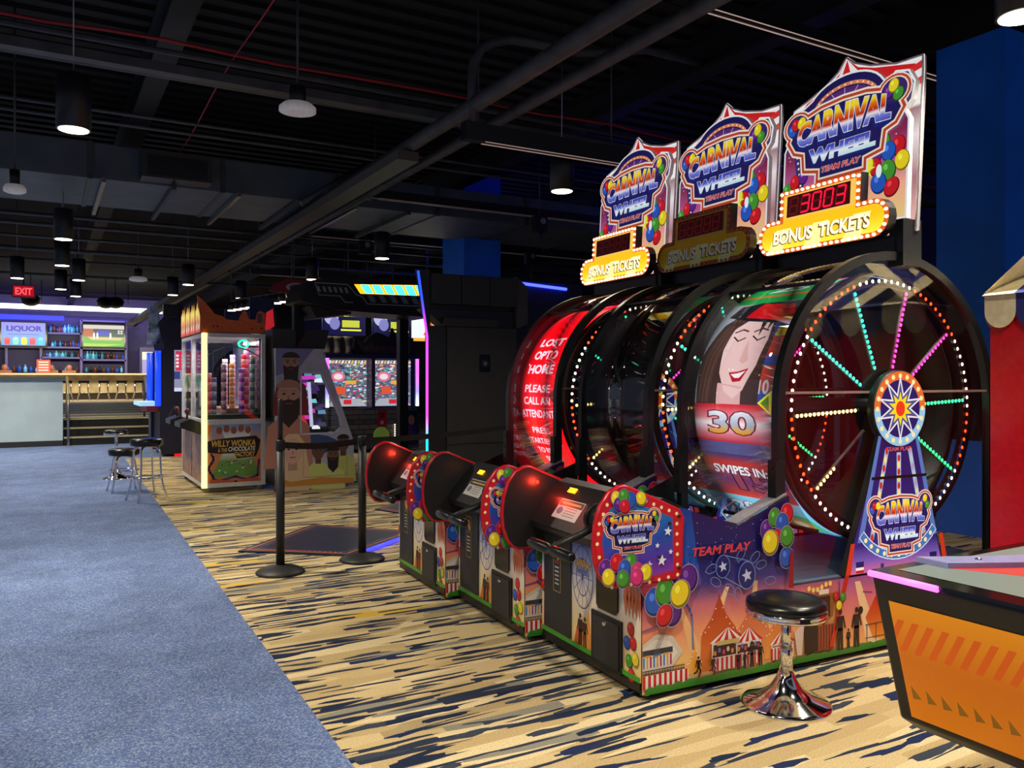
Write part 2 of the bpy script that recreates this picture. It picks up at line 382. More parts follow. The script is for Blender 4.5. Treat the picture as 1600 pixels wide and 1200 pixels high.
# ------------------------------------------------------------------ room shell
ZC = 5.2
cl = MB().box((-8, -2, ZC), (14, 46, ZC + .1))
struct('ceiling', cl, CEILM)
dk = MB()
for i in range(70): dk.box((-8, -1 + i * .3, ZC - .05), (14, -.86 + i * .3, ZC))
tag(dk.build('deck_ribs', mat('deck_rib_black', (12, 12, 13), .8)), kind='stuff').parent = bpy.data.objects['ceiling']
PURW = mat('purple_grey_wall', (96, 94, 112), .8, nscale=2)
struct('wall_back', MB().box((-8, 43, 0), (5.2, 43.2, ZC)), PURW)
struct('wall_far', MB().box((5.2, 45.5, 0), (14, 45.7, ZC)), mat('far_wall_dark', (30, 28, 40), .8))
struct('wall_right', MB().box((13.9, -2, 0), (14, 46, ZC)), mat('right_wall_navy', (16, 17, 34), .7))
struct('wall_partition', MB().box((5.6, 30, 0), (6.9, 30.2, 3.9)), mat('lilac_wall', (112, 106, 150), .8))
struct('wall_partition', MB().box((8.0, 30, 0), (9.6, 30.2, 3.9)), mat('lilac_wall', (112, 106, 150), .8))
BLUEP = mat('column_blue', (14, 118, 245), .45, nscale=2)
c1 = atY(1570, 40, 4.18); struct('column', MB().box((c1[0], 4.18, 0), (c1[0] + .65, 4.83, 4.64)), BLUEP)
c2 = atY(725, 400, 13.2); struct('column', MB().box((c2[0], 13.2, 0), (c2[0] + .75, 14.1, ZC)), BLUEP)
struct('trim_1', MB().box((c1[0] - .02, 3.6, 4.64), (c1[0] + 2, 6.0, ZC)), CEILM)

# ------------------------------------------------------------------ prize wheel machines
W = .94
CX, CZ, RA = 1.724, 1.31, .868
def side_profile():
    return [(0, .03), (2.5, .03), (2.5, .425), (.903, .425), (.903, .882), (.575, .756), (.218, .872), (0, .80)]
def art_side():
    c = Canvas(); P = side_profile()
    bg = grad([(.03, (250, 190, 120)), (.16, (248, 196, 120)), (.3, (240, 150, 110)), (.40, (205, 110, 130)), (.5, (70, 60, 140)), (.62, (32, 34, 110)), (.88, (48, 20, 84))])
    bg.cuts += [.1, .23, .35, .45, .56, .75]
    c.poly(P, bg)
    c.poly([(.218, .872), (.28, .854), (.34, .5), (.22, .46), (.0, .52), (.0, .80)], grad([(.45, (150, 90, 150)), (.6, (40, 90, 190)), (.87, (20, 60, 150))]))
    rng = random.Random(3)
    for k in range(60):
        u, v = rng.uniform(.25, .9), rng.uniform(.5, .8); r = rng.choice([.0012, .0018, .0025]); c.ell(u, v, r, r, (220, 225, 255), n=6, same=k > 0)
    # light beams and distant tents on the lower band
    for a, b_, col in (((.30, .06), (.50, .47), (250, 205, 150)), ((.36, .06), (.22, .40), (246, 190, 130)), ((.62, .06), (.68, .48), (250, 200, 150)), ((.8, .06), (.72, .40), (244, 180, 120))):
        c.poly([(a[0] - .05, a[1]), (a[0] + .05, a[1]), (b_[0] + .012, b_[1]), (b_[0] - .012, b_[1])], col)
    for pk, z, wd, c1_, c2_ in ((.45, .435, .12, (175, 50, 20), (232, 130, 40)), (.3, .22, .045, (240, 160, 50), (250, 180, 70)), (.66, .40, .12, (205, 90, 60), (240, 160, 90)), (.84, .33, .10, (215, 100, 40), (245, 170, 80)), (1.02, .30, .08, (225, 120, 50), (240, 180, 90))):
        c.poly([(pk - wd, .08), (pk - wd * .9, z * .6), (pk - wd * .35, z * .78), (pk, z), (pk + wd * .35, z * .78), (pk + wd * .9, z * .6), (pk + wd, .08)], grad([(.08, c2_), (z, c1_)]))
        for k in range(6):
            t = k / 5; c.ell(pk - wd * .9 * (1 - t), z * .6 + z * .4 * t * t, .004, .004, (255, 240, 220), n=6, same=k > 0); c.ell(pk + wd * .9 * (1 - t), z * .6 + z * .4 * t * t, .004, .004, (255, 240, 220), n=6, same=True)
    c.line([(.21 + .075 * math.cos(t), .33 + .1 * math.sin(t)) for t in [PI * k / 10 for k in range(11)]], .011, (70, 110, 180))
    c.line([(.285, .33), (.29, .2)], .009, (90, 120, 180)); c.line([(.135, .33), (.16, .43), (.12, .5)], .009, (70, 100, 180))
    # round ride behind the striped fence
    c.poly([(0, .13), (.16, .13), (.23, .2), (.17, .28), (.08, .30), (0, .26)], (215, 205, 190)); c.poly([(0, .15), (.15, .15), (.2, .2), (.15, .26), (.07, .275), (0, .24)], (232, 226, 214))
    c.rect(0, .205, .17, .232, (60, 62, 70))
    for k in range(9): c.rect(.002 + k * .019, .15, .012 + k * .019, .2, [(60, 130, 190), (225, 160, 50), (170, 40, 110)][k % 3], k > 0)
    for k in range(3): c.rect(.01 + k * .052, .2, .048 + k * .052, .208, [(225, 160, 50), (60, 130, 190)][k % 2], k > 0)
    c.line([(.0, .32), (.10, .335), (.14, .325)], .008, (130, 80, 150)); c.poly([(.11, .34), (.15, .335), (.11, .32)], YEL)
    c.rect(0, .135, .24, .139, (60, 66, 70)); c.rect(0, .118, .24, .122, (60, 66, 70), True)
    for k in range(16): c.rect(k * .0155, .10, k * .0155 + .003, .138, (60, 66, 70), True)
    c.rect(0, .055, .26, .115, (240, 236, 230))
    for k in range(9): c.rect(k * .03, .055, k * .03 + .015, .115, RED, k > 0)
    # stalls
    def stall(pk, z, half, base):
        c.rect(pk - half, base, pk + half, z - .06, (238, 226, 214))
        for k in range(7): c.rect(pk - half + half * 2 * k / 7, base, pk - half + half * 2 * (k + .5) / 7, base + .06, RED, k > 0)
        c.rect(pk - half * .9, base + .065, pk + half * .9, z - .075, (70, 35, 40))
        for k in range(7): c.ell(pk - half * .8 + half * 1.6 * k / 6, base + .085 + (k % 2) * .012, .009, .013, [(220, 150, 60), (120, 120, 200), (210, 80, 90), (230, 220, 200)][k % 4], n=8, same=k > 0)
        for k in range(8):
            a, b_ = pk - half * 1.15 + half * 2.3 * k / 8, pk - half * 1.15 + half * 2.3 * (k + 1) / 8
            c.poly([(a, z - .065), (b_, z - .065), (pk + (b_ - pk) * .05, z), (pk + (a - pk) * .05, z)], RED if k % 2 else (240, 235, 228), k > 0)
    stall(.50, .275, .10, .075); stall(.63, .255, .08, .075); stall(.85, .215, .075, .07)
    c.rect(.43, .195, .57, .217, (225, 200, 120))
    c.rect(1.0, .07, 1.09, .25, (40, 22, 20)); c.poly([(.95, .07), (.98, .07), (1.0, .24), (.93, .19)], (225, 205, 195)); c.rect(1.09, .07, 1.21, .2, (165, 70, 35))
    for k in range(6): c.rect(1.09 + k * .02, .07, 1.098 + k * .02, .2, (90, 35, 25), k > 0)
    c.poly([(1.05, .36), (1.22, .36), (1.2, .24), (1.14, .21), (1.08, .24)], (150, 95, 30)); c.rect(1.09, .24, 1.18, .35, (60, 30, 25)); c.rect(1.1, .36, 1.17, .385, (235, 225, 215))
    for k in range(6): c.ell(1.03 + k * .03, .40 - .012 * math.sin(k), .012, .014, (250, 225, 120), n=8, same=k > 0)
    # right part: pink sky, red tent, roller coaster behind the A-frame
    c.rect(1.25, .06, 2.5, .425, grad([(.06, (250, 185, 110)), (.2, (240, 150, 110)), (.32, (225, 120, 140)), (.425, (165, 95, 170))]))
    c.poly([(1.45, .06), (1.55, .06), (1.40, .40), (1.36, .40)], (250, 215, 170)); c.poly([(1.44, .2), (1.52, .31), (1.6, .2), (1.62, .08), (1.5, .08)], grad([(.08, (240, 150, 40)), (.31, (200, 40, 25))]))
    c.poly([(1.62, .08), (1.72, .2), (1.82, .08)], (225, 190, 50)); c.poly([(1.52, .31), (1.52, .345), (1.55, .33)], RED)
    for k in range(10): c.poly([(2.2 + (k - 5) * .02, .33), (2.2 + (k - 4) * .02, .33), (2.2 + (k - 4) * .005, .425), (2.2 + (k - 5) * .005, .425)], (35, 50, 90) if k % 2 else (240, 225, 190), k > 0)
    c.line([(1.42, .34), (1.49, .33)], .006, (120, 70, 120)); c.line([(1.75 + .1 * math.cos(t), .2 + .19 * math.sin(t)) for t in [PI * k / 12 for k in range(13)]], .008, (90, 40, 120))
    c.line([(1.3, .43), (1.19, .09)], .03, (205, 50, 25)); c.line([(2.04, .43), (2.16, .09)], .03, (205, 50, 25), True)
    c.line([(1.44, .16), (2.4, .16)], .005, (70, 55, 50)); c.line([(1.44, .09), (2.4, .09)], .004, (70, 55, 50), True)
    for k in range(14): c.line([(1.45 + k * .07, .07), (1.45 + k * .07, .16)], .004, (70, 55, 50), True)
    # grass
    g = [(0, .03), (2.5, .03), (2.5, .068)]; rng = random.Random(5)
    for k in range(90): g.append((2.5 - k * 2.5 / 90, rng.uniform(.056, .07)))
    c.poly(g, grad([(.03, (40, 120, 30)), (.07, (75, 145, 45))]))
    SIL = (38, 24, 22)
    for u, v, h, run in ((.315, .065, .1, True), (.405, .065, .09, True), (.56, .065, .085, False), (.6, .065, .08, False), (.645, .065, .125, False), (.70, .065, .11, False), (1.25, .06, .21, False), (1.31, .06, .10, False), (1.37, .06, .205, False)): person_shape(c, u, v, h, SIL, run)
    c.ell(1.40, .245, .018, .022, SIL, n=10)
    c.balloon(1.27, .33, .022, GRN, 0, None); c.balloon(1.24, .29, .022, YEL, 0, None); c.balloon(1.22, .34, .02, RED, 0, None)
    # outlined toy plane with stars, lettering, balloons
    OL = (120, 150, 215)
    for u, v, r in ((.46, .574, .045), (.61, .516, .055)):
        c.ell(u, v, r, r * 1.25, OL, n=24); c.ell(u, v, r * .92, r * 1.17, (34, 36, 112), n=24); c.star(u, v, r * .62, r * .27, 5, (205, 215, 245), PI / 2 + .2)
    c.line([(.46, .63), (.62, .585)], .004, OL); c.line([(.47, .52), (.6, .45)], .004, OL, True)
    for u, v, a in ((.39, .57, .3), (.415, .505, -.5), (.5, .46, -.8), (.555, .43, -1.3), (.70, .56, .2), (.57, .62, .9), (.66, .60, .7), (.76, .475, 0)):
        ca, sa = math.cos(a), math.sin(a); c.line([(u + .035 * math.cos(t) * ca - .02 * math.sin(t) * sa, v + .035 * math.cos(t) * sa + .02 * math.sin(t) * ca) for t in [2 * PI * k / 12 for k in range(12)]], .0035, OL, False, True)
    c.text('TEAM PLAY', .45, .659, .36, .042, (225, 70, 85), .03, (45, 20, 80), .03, .25)
    for u, v, r, col, a in ((.25, .54, .055, PUR, 0), (.03, .53, .05, (190, 60, 90), .2), (.15, .40, .06, PUR, .2), (.055, .455, .055, BLU, 0), (.115, .49, .055, GRN, 0), (.2, .475, .055, YEL, -.3), (.11, .385, .045, RED, -.4)): c.balloon(u, v, r, col, a)
    for k in range(7): c.line([(.11 + (k - 3) * .004, .33), (.04 + k * .004, .2)], .0015, (90, 70, 80), k > 0)
    for u, v, r, col, a in ((.73, .73, .04, PUR, 0), (.865, .80, .042, RED, .1), (.86, .58, .045, BLU, 0), (.78, .785, .04, GRN, 0), (.83, .755, .043, BLU, 0), (.80, .695, .03, RED, .3), (.86, .685, .045, GRN, .1), (.75, .665, .052, YEL, 0)): c.balloon(u, v, r, col, a)
    c.poly([(.868, .425), (.903, .425), (.903, .62), (.88, .6)], (150, 30, 40)); return c
def art_front():
    c = Canvas()      # u = W - y
    c.rect(0, .085, W, .66, grad([(.085, (250, 215, 130)), (.2, (246, 220, 160)), (.4, (238, 228, 215)), (.55, (150, 165, 215)), (.66, (60, 80, 170))]))
    u = .43; v = .46
    for k in range(12):
        a = 2 * PI * k / 12; c.line([(u, v), (u + .1 * math.cos(a), v + .16 * math.sin(a))], .004, (50, 70, 160), k > 0)
    for r in (1, .6): c.line([(u + .1 * r * math.cos(2 * PI * k / 20), v + .16 * r * math.sin(2 * PI * k / 20)) for k in range(20)], .006, (50, 70, 160), False, True)
    c.poly([(.34, .1), (.4, .26), (.46, .1)], (225, 110, 50)); c.poly([(.42, .1), (.49, .3), (.53, .1)], (240, 160, 70)); c.poly([(.02, .1), (.035, .55), (.05, .1)], (230, 90, 70))
    c.text('CARNIVAL', .43, .52, .15, .03, (235, 190, 60), .03, (50, 40, 120), .05, 0, .3); c.text('WHEEL', .43, .485, .11, .025, (120, 150, 230), .03, (50, 40, 120), .05)
    person_shape(c, .41, .1, .17, (60, 38, 36)); person_shape(c, .455, .1, .16, (80, 45, 36))
    for k in range(5): c.poly([(.8 + k * .028, .45), (.82 + k * .028, .55 + .04 * (k % 2)), (.84 + k * .026, .45), (.82 + k * .028, .36)], (215, 110, 70), k > 0)
    for uu, vv, col in ((.86, .31, RED), (.83, .24, BLU), (.88, .25, RED), (.85, .16, GRN), (.9, .18, YEL), (.87, .1, RED), (.025, .6, RED), (.03, .33, RED)): c.balloon(uu, vv, .028, col, 0, None)
    c.rect(0, .085, W, .11, (70, 160, 45)); return c
def plate_outline():
    pts = [(-.14, .988), (-.19, .965), (-.232, .91), (-.26, .83), (-.268, .747), (-.262, .67), (-.235, .60), (-.2, .562), (-.167, .553), (.185, .556), (.2, .575), (.212, .83), (.19, .862), (-.09, .983), (-.115, .99)]
    return pts
def art_plate():
    c = Canvas(); P = plate_outline(); c.poly(P, grad([(.55, (200, 25, 50)), (.8, (205, 30, 40)), (.99, (190, 25, 60))]))
    inner = [(-.05, .915), (.15, .835), (.155, .59), (.02, .575), (-.17, .575), (-.215, .64), (-.235, .75), (-.225, .83), (-.19, .9), (-.12, .935)]
    c.poly(inner, grad([(.57, (150, 60, 170)), (.65, (90, 50, 170)), (.75, (40, 80, 180)), (.92, (40, 130, 200))]))
    pts = offset_poly(inner, .024); n = 0
    for k in range(len(pts)):
        a, b = pts[k], pts[(k + 1) % len(pts)]; L = math.hypot(b[0] - a[0], b[1] - a[1]); m = max(1, round(L / .05))
        for i in range(m):
            c.ell(a[0] + (b[0] - a[0]) * i / m, a[1] + (b[1] - a[1]) * i / m, .0085, .0085, (255, 235, 170), n=10, same=n > 0); n += 1
    logo(c, -.075, .785, .28, .175)
    for u, v, r in ((.12, .775, .024), (.085, .645, .028), (.06, .715, .014), (.015, .632, .019), (.135, .68, .014)): c.star(u, v, r, r * .42, 5, (240, 240, 250), PI / 2 - .15)
    for u, v, col, a in ((-.03, .935, YEL, .4), (-.09, .93, BLU, 0), (-.165, .945, YEL, .2), (-.15, .915, PUR, .3), (-.125, .952, GRN, -.1), (-.12, .905, RED, .3)): c.balloon(u, v, .028 if a else .033, col, a, (150, 120, 200))
    for u, v, col, a in ((-.225, .64, PUR, 0), (-.165, .66, RED, 0), (-.09, .655, GRN, 0), (-.055, .61, (225, 50, 110), .1), (-.125, .63, BLU, 0), (-.01, .60, YEL, -.2), (-.21, .60, YEL, .2), (-.135, .585, GRN, .2), (-.06, .585, (215, 50, 120), .2)): c.balloon(u, v, .034, col, a, (170, 130, 190))
    c.clip = None; return c

# --- sign layers: u = W - y (far to near), v = height
def tent_outline(): return [(.0, 2.30), (.0, 3.24), (.12, 3.275), (.26, 3.325), (.36, 3.385), (.415, 3.455), (.48, 3.40), (.6, 3.345), (.78, 3.295), (.95, 3.285), (.955, 3.2), (.95, 2.3)]
def art_tent():
    c = Canvas(); P = tent_outline(); c.poly(P, grad([(2.3, (250, 200, 190)), (2.6, (170, 120, 130)), (2.85, (235, 225, 228)), (3.0, (160, 120, 125)), (3.02, (240, 240, 240))]))
    c.poly([(.415, 3.445), (.36, 3.375), (.26, 3.315), (.1, 3.262), (.04, 3.2), (.2, 3.24), (.32, 3.31)], (205, 35, 38)); c.poly([(.415, 3.445), (.37, 3.33), (.36, 3.2), (.46, 3.2), (.45, 3.33)], (205, 35, 38)); c.poly([(.415, 3.445), (.5, 3.37), (.62, 3.325), (.9, 3.255), (.88, 3.22), (.7, 3.24), (.56, 3.28)], (205, 35, 38))
    for k in range(2): c.poly([(.8, 3.1 + k * .09), (.95, 3.13 + k * .09), (.95, 3.175 + k * .09), (.8, 3.13 + k * .09)], (215, 45, 45), k > 0)
    c.line([(.0, 2.3)] + P[1:], .012, (250, 246, 244)); return c
def mid_outline():
    p = [(.0, 2.42), (-.005, 2.95), (.03, 3.03), (.0, 3.12), (.06, 3.2), (.14, 3.2)]
    p += [(.46 - .28 * math.cos(t), 3.16 + .16 * math.sin(t)) for t in [PI * (.15 + .7 * k / 12) for k in range(13)]]
    return p + [(.76, 3.17), (.82, 3.22), (.9, 3.2), (.94, 3.13), (.925, 3.04), (.88, 2.99), (.91, 2.93), (.915, 2.38)]
def art_mid():
    c = Canvas(); P = mid_outline(); c.poly(offset_poly(P, .012), (240, 238, 240))
    c.poly(P, grad([(2.38, (250, 215, 140)), (2.58, (250, 180, 150)), (2.72, (190, 90, 150)), (2.88, (140, 44, 84)), (3.02, (62, 34, 96)), (3.32, (26, 28, 86))]))
    c.line([(.46 - .24 * math.cos(t), 3.13 + .135 * math.sin(t)) for t in [PI * k / 20 for k in range(21)]], .022, (215, 130, 90))
    for k in range(15):
        t = PI * (.06 + .88 * k / 14); c.ell(.46 - .24 * math.cos(t), 3.13 + .135 * math.sin(t), .007, .007, (255, 225, 180), n=8, same=k > 0)
    c.poly([(.46 - .22 * math.cos(PI * k / 16), 3.13 + .115 * math.sin(PI * k / 16)) for k in range(17)], grad([(3.13, (150, 60, 100)), (3.25, (70, 40, 120))]), convex=True)
    for a in (.6, 1.1, 1.57, 2.04, 2.5): c.line([(.46, 3.1), (.46 - .22 * math.cos(a), 3.13 + .115 * math.sin(a))], .004, (220, 190, 220))
    c.line([(.1, 2.9), (.16, 2.6)], .05, (60, 50, 120)); 
    for k in range(9): c.ell(.1 + .06 * k / 8, 2.9 - .3 * k / 8, .008, .008, (255, 240, 190), n=8, same=k > 0)
    c.poly([(.3, 2.75), (.62, 2.75), (.62, 2.66), (.2, 2.66)], (190, 110, 210)); c.line([(.8, 2.95), (.66, 2.6)], .02, (240, 160, 130))
    rng = random.Random(9)
    for k in range(16): c.ell(rng.choice([rng.uniform(.02, .12), rng.uniform(.78, .9)]), rng.uniform(2.7, 3.0), .004, .004, (255, 230, 240), n=6, same=k > 0)
    for u, v, col, r, a in ((.02, 2.6, RED, .04, 0), (.025, 2.7, GRN, .04, 0), (.04, 2.64, BLU, .04, 0), (.09, 2.74, RED, .042, 0), (.16, 2.76, PUR, .04, 0), (.86, 2.79, RED, .05, 0), (.89, 2.7, YEL, .05, 0), (.72, 2.76, PUR, .035, 0), (.76, 2.83, GRN, .05, .2), (.8, 2.77, BLU, .05, 0), (.71, 2.7, RED, .045, 0), (.8, 2.66, GRN, .055, .2), (.74, 2.6, BLU, .055, .3), (.83, 2.56, RED, .05, -.5), (.66, 2.72, (245, 230, 60), .045, 0)): c.balloon(u, v, r, col, a, None)
    c.star(.64, 2.70, .075, .035, 8, (250, 240, 70)); c.ell(.74, 2.67, .02, .04, (240, 250, 255), n=10)
    logo(c, .46, 2.945, .84, .45); return c
def bonus_outline():
    p = [(.1, 2.485), (.1, 2.66), (.72, 2.66), (.72, 2.485)]
    p += [(.82 + .1 * math.sin(t), 2.375 + .11 * math.cos(t)) for t in [PI * k / 8 for k in range(9)]]
    p += [(.02 - .1 * math.sin(t), 2.375 - .11 * math.cos(t)) for t in [PI * k / 8 for k in range(9)]]
    return p
def art_bonus():
    c = Canvas(); P = bonus_outline(); c.poly(P, (196, 84, 30)); c.poly(offset_poly(P, -.03), grad([(2.24, (235, 170, 20)), (2.3, (250, 220, 60)), (2.4, (240, 180, 20)), (2.6, (230, 170, 40))]))
    for k in range(3): c.poly([(.0 + k * .3, 2.27), (.12 + k * .3, 2.27), (.2 + k * .3, 2.42), (.08 + k * .3, 2.42)], (255, 240, 150), k > 0)
    c.rect(.14, 2.475, .68, 2.63, (222, 176, 80))
    c.text('BONUS  TICKETS', .42, 2.365, .74, .085, (120, 78, 24), .06, (70, 40, 14), .02, .05); c.text('BONUS  TICKETS', .424, 2.369, .74, .085, (255, 244, 205), .035, None, 0, .05); return c
def art_counter(digits, on):
    c = Canvas(); c.rect(.165, 2.487, .655, 2.62, (44, 8, 9))
    off, onc = (84, 16, 16), (255, 24, 60); SEG = {'0': 'abcdef', '3': 'abcdg', ' ': ''}
    for i, d in enumerate((' ' * 5 + digits)[-5:]):
        u0, v0, w_, h_ = .185 + i * .092, 2.503, .062, .10; sl = .012; xx = lambda x, y: (u0 + x * w_ + y * sl, v0 + y * h_)
        for sname, a, b in (('a', (.1, 1), (.9, 1)), ('b', (1, .95), (1, .55)), ('c', (1, .45), (1, .05)), ('d', (.1, 0), (.9, 0)), ('e', (0, .05), (0, .45)), ('f', (0, .55), (0, .95)), ('g', (.1, .5), (.9, .5))):
            c.line([xx(*a), xx(*b)], .012, onc if on and sname in SEG[d] else off)
    return c

def screen_map(R): return lambda u, v, h: (CX - (R + h) * math.cos(v / R), W - u, CZ + (R + h) * math.sin(v / R))
RS = .75; VZ = lambda z: RS * math.asin(max(-1, min(1, (z - CZ) / RS)))
SU0, SU1 = .12, .74                                                      # screen edges, u = W - y
def art_screen_red():
    c = Canvas(clip=(SU0, -.85, SU1, 1.5), step=.05); c.rect(SU0, -.85, SU1, 1.5, (250, 6, 22)); m = (SU0 + SU1) / 2 - .03
    for st, z, wd, ht, b in (('LOST', 1.754, .36, .075, .035), ('OPTO', 1.655, .36, .075, .035), ('HOME', 1.545, .40, .075, .035), ('PLEASE', 1.395, .40, .06, .02), ('CALL AN', 1.30, .42, .06, .02), ('ATTENDANT', 1.20, .52, .06, .02), ('PRESS', 1.07, .28, .05, .012), ('START/ENTER', .985, .52, .05, .012), ('TO RETRY', .91, .36, .05, .012), ('SETUP', .84, .26, .05, .012)):
        c.text(st, m, VZ(z), wd, ht, (255, 225, 240), b)
    c.text('TEST SETUP', m, .98, .42, .05, (255, 120, 200), .015); return c
def art_screen_game():
    c = Canvas(clip=(SU0, -.98, SU1, 1.6), step=.05); A, B = SU0, SU1; m = (A + B) / 2; w_ = B - A
    c.rect(A, -.98, B, 1.6, (120, 180, 220))
    # top: green number band, red and pastel bands towards the back
    c.rect(A, .80, B, .98, (20, 190, 90)); c.text('25', m, .89, .3, .1, (225, 245, 240), .03, (10, 90, 60), .04); c.rect(A, .775, B, .80, (235, 120, 40)); c.rect(A, .70, B, .775, (30, 170, 80))
    c.rect(A, .98, B, 1.12, (215, 60, 70)); c.ell(m, 1.05, .2, .045, (90, 120, 230)); c.rect(A, 1.12, B, 1.3, (120, 60, 90)); c.rect(A, 1.3, B, 1.6, (60, 60, 80))
    # portrait tile
    c.rect(A, .02, B, .70, (196, 208, 222)); c.rect(A + .8 * w_, .02, B, .70, (60, 90, 190)); c.rect(A + .82 * w_, .3, B, .42, (230, 60, 40)); c.rect(A + .82 * w_, .1, B, .24, (225, 70, 50)); c.text('10', A + .9 * w_, .12, .08, .08, (245, 245, 250), .03); c.rect(A + .86 * w_, .42, B, .48, (245, 215, 40))
    c.poly([(A + .02 * w_, .02), (A + .0 * w_, .3), (A + .12 * w_, .52), (A + .35 * w_, .64), (A + .75 * w_, .6), (A + .86 * w_, .4), (A + .84 * w_, .02)], (70, 46, 42))
    for k in range(7): c.line([(A + (.03 + k * .025) * w_, .03), (A + (.05 + k * .03) * w_, .3), (A + (.2 + k * .03) * w_, .56)], .008, (128, 88, 72) if k % 2 else (98, 66, 56), k > 0)
    SK = (240, 200, 196); c.poly([(A + .3 * w_, .02), (A + .3 * w_, .14), (A + .62 * w_, .12), (A + .62 * w_, .02)], (226, 176, 172))
    c.poly([(A + .27 * w_, .34), (A + .30 * w_, .2), (A + .40 * w_, .09), (A + .52 * w_, .05), (A + .64 * w_, .1), (A + .76 * w_, .24), (A + .80 * w_, .4), (A + .76 * w_, .52), (A + .45 * w_, .56), (A + .3 * w_, .48)], SK)
    c.poly([(A + .3 * w_, .48), (A + .27 * w_, .34), (A + .3 * w_, .24), (A + .36 * w_, .4), (A + .42 * w_, .52)], (246, 214, 208))
    c.poly([(A + .56 * w_, .4), (A + .64 * w_, .27), (A + .58 * w_, .25), (A + .53 * w_, .27)], (228, 176, 170))
    for u in (.42, .67): c.line([(A + (u - .08) * w_, .415 + .01), (A + u * w_, .395), (A + (u + .08) * w_, .415)], .009, (60, 34, 36), u > .5); c.line([(A + (u - .09) * w_, .455), (A + u * w_, .475), (A + (u + .08) * w_, .46)], .011, (90, 56, 50), True)
    c.poly([(A + .43 * w_, .2), (A + .55 * w_, .205), (A + .68 * w_, .225), (A + .6 * w_, .15), (A + .5 * w_, .145)], (190, 20, 40)); c.poly([(A + .46 * w_, .19), (A + .55 * w_, .195), (A + .65 * w_, .21), (A + .58 * w_, .17), (A + .52 * w_, .168)], (250, 245, 245))
    c.poly([(A + .6 * w_, .56), (A + .66 * w_, .42), (A + .69 * w_, .56)], (50, 34, 34)); c.poly([(A + .7 * w_, .56), (A + .73 * w_, .46), (A + .78 * w_, .55)], (50, 34, 34), True)
    c.poly([(A + .1 * w_, .58), (A + .4 * w_, .54), (A + .8 * w_, .51), (A + 1.0 * w_, .53), (A + .96 * w_, .69), (A + .4 * w_, .70), (A + .16 * w_, .68)], (28, 30, 38))
    c.poly([(A + .34 * w_, .57), (A + .82 * w_, .53), (A + .94 * w_, .58), (A + .86 * w_, .66), (A + .44 * w_, .69)], (218, 16, 30))
    # 30, 15 and 20 tiles
    c.rect(A, -.20, B, .02, grad([(-.2, (190, 30, 50)), (-.12, (250, 190, 200)), (-.09, (255, 250, 250)), (-.06, (250, 150, 160)), (.02, (215, 30, 40))])); c.text('30', m, -.085, .38, .13, grad([(-.15, (240, 160, 30)), (-.09, (180, 190, 210)), (-.02, (250, 250, 255))]), .03, (110, 30, 50), .035)
    c.rect(A, -.27, B, -.2, (90, 90, 140)); c.rect(A, -.58, B, -.27, grad([(-.58, (230, 70, 40)), (-.45, (110, 60, 110)), (-.33, (200, 60, 50)), (-.27, (60, 60, 120))])); c.text('15', m + .05, -.45, .3, .14, (150, 70, 90), .03, (60, 30, 60), .035)
    c.text('SWIPES IN: 0/', m + .03, -.375, .54, .06, (252, 250, 250), .03, (70, 20, 60), .03, .1)
    c.rect(A, -.98, B, -.58, grad([(-.98, (30, 120, 200)), (-.75, (80, 200, 240)), (-.58, (150, 225, 245))])); c.text('20', A + .2 * w_, -.68, .2, .1, (235, 245, 250), .03, (20, 80, 160), .04)
    c.poly([(A + .4 * w_, -.9), (A + .6 * w_, -.66), (A + .95 * w_, -.7), (B, -.9)], (60, 180, 110)); c.ell(A + .75 * w_, -.8, .09, .07, (245, 150, 60)); c.ell(A + .75 * w_, -.8, .05, .04, (230, 240, 200)); return c
def art_screen_off():
    c = Canvas(clip=(SU0, -.85, SU1, 1.5), step=.05); c.rect(SU0, -.85, SU1, 1.5, (8, 8, 9)); return c

def arch_pts(R, z0=.425, n=32): return [(CX + R * math.cos(t), CZ + R * math.sin(t)) for t in [PI * k / n for k in range(n + 1)]] 
def bezel(bm, y0, y1, R0, R1, z0):
    """arch frame: half ring with two straight legs"""
    o = [(CX + R1, z0)] + arch_pts(R1) + [(CX - R1, z0)]; i = [(CX + R0, z0)] + arch_pts(R0) + [(CX - R0, z0)]; n = len(o)
    vs = [(p[0], y0, p[1]) for p in o] + [(p[0], y0, p[1]) for p in i] + [(p[0], y1, p[1]) for p in o] + [(p[0], y1, p[1]) for p in i]; fs = []
    for k in range(n - 1): fs += [(k, k + 1, n + k + 1, n + k), (2 * n + k, 3 * n + k, 3 * n + k + 1, 2 * n + k + 1), (k, 2 * n + k, 2 * n + k + 1, k + 1), (n + k, n + k + 1, 3 * n + k + 1, 3 * n + k)]
    fs += [(0, n, 3 * n, 2 * n), (n - 1, 3 * n - 1, 4 * n - 1, 2 * n - 1)]
    bm.add(vs, fs)
def sign_map(x, tilt=.06): return lambda u, v, h: (x + (v - 2.3) * tilt - h, W - u, v)
def sign_slab(name, pts, x, th, m, parent, tilt=.06):
    mb = MB(); n = len(pts); P = lambda p, d: (x + (p[1] - 2.3) * tilt + d, W - p[0], p[1])
    tr = tessellate_polygon([[Vector((p[0], p[1], 0)) for p in pts]])
    mb.add([P(p, 0) for p in pts] + [P(p, th) for p in pts], [tuple(t) for t in tr] + [tuple(i + n for i in t) for t in tr] + [(i, (i + 1) % n, (i + 1) % n + n, i + n) for i in range(n)])
    return mb.build(name, m, parent)
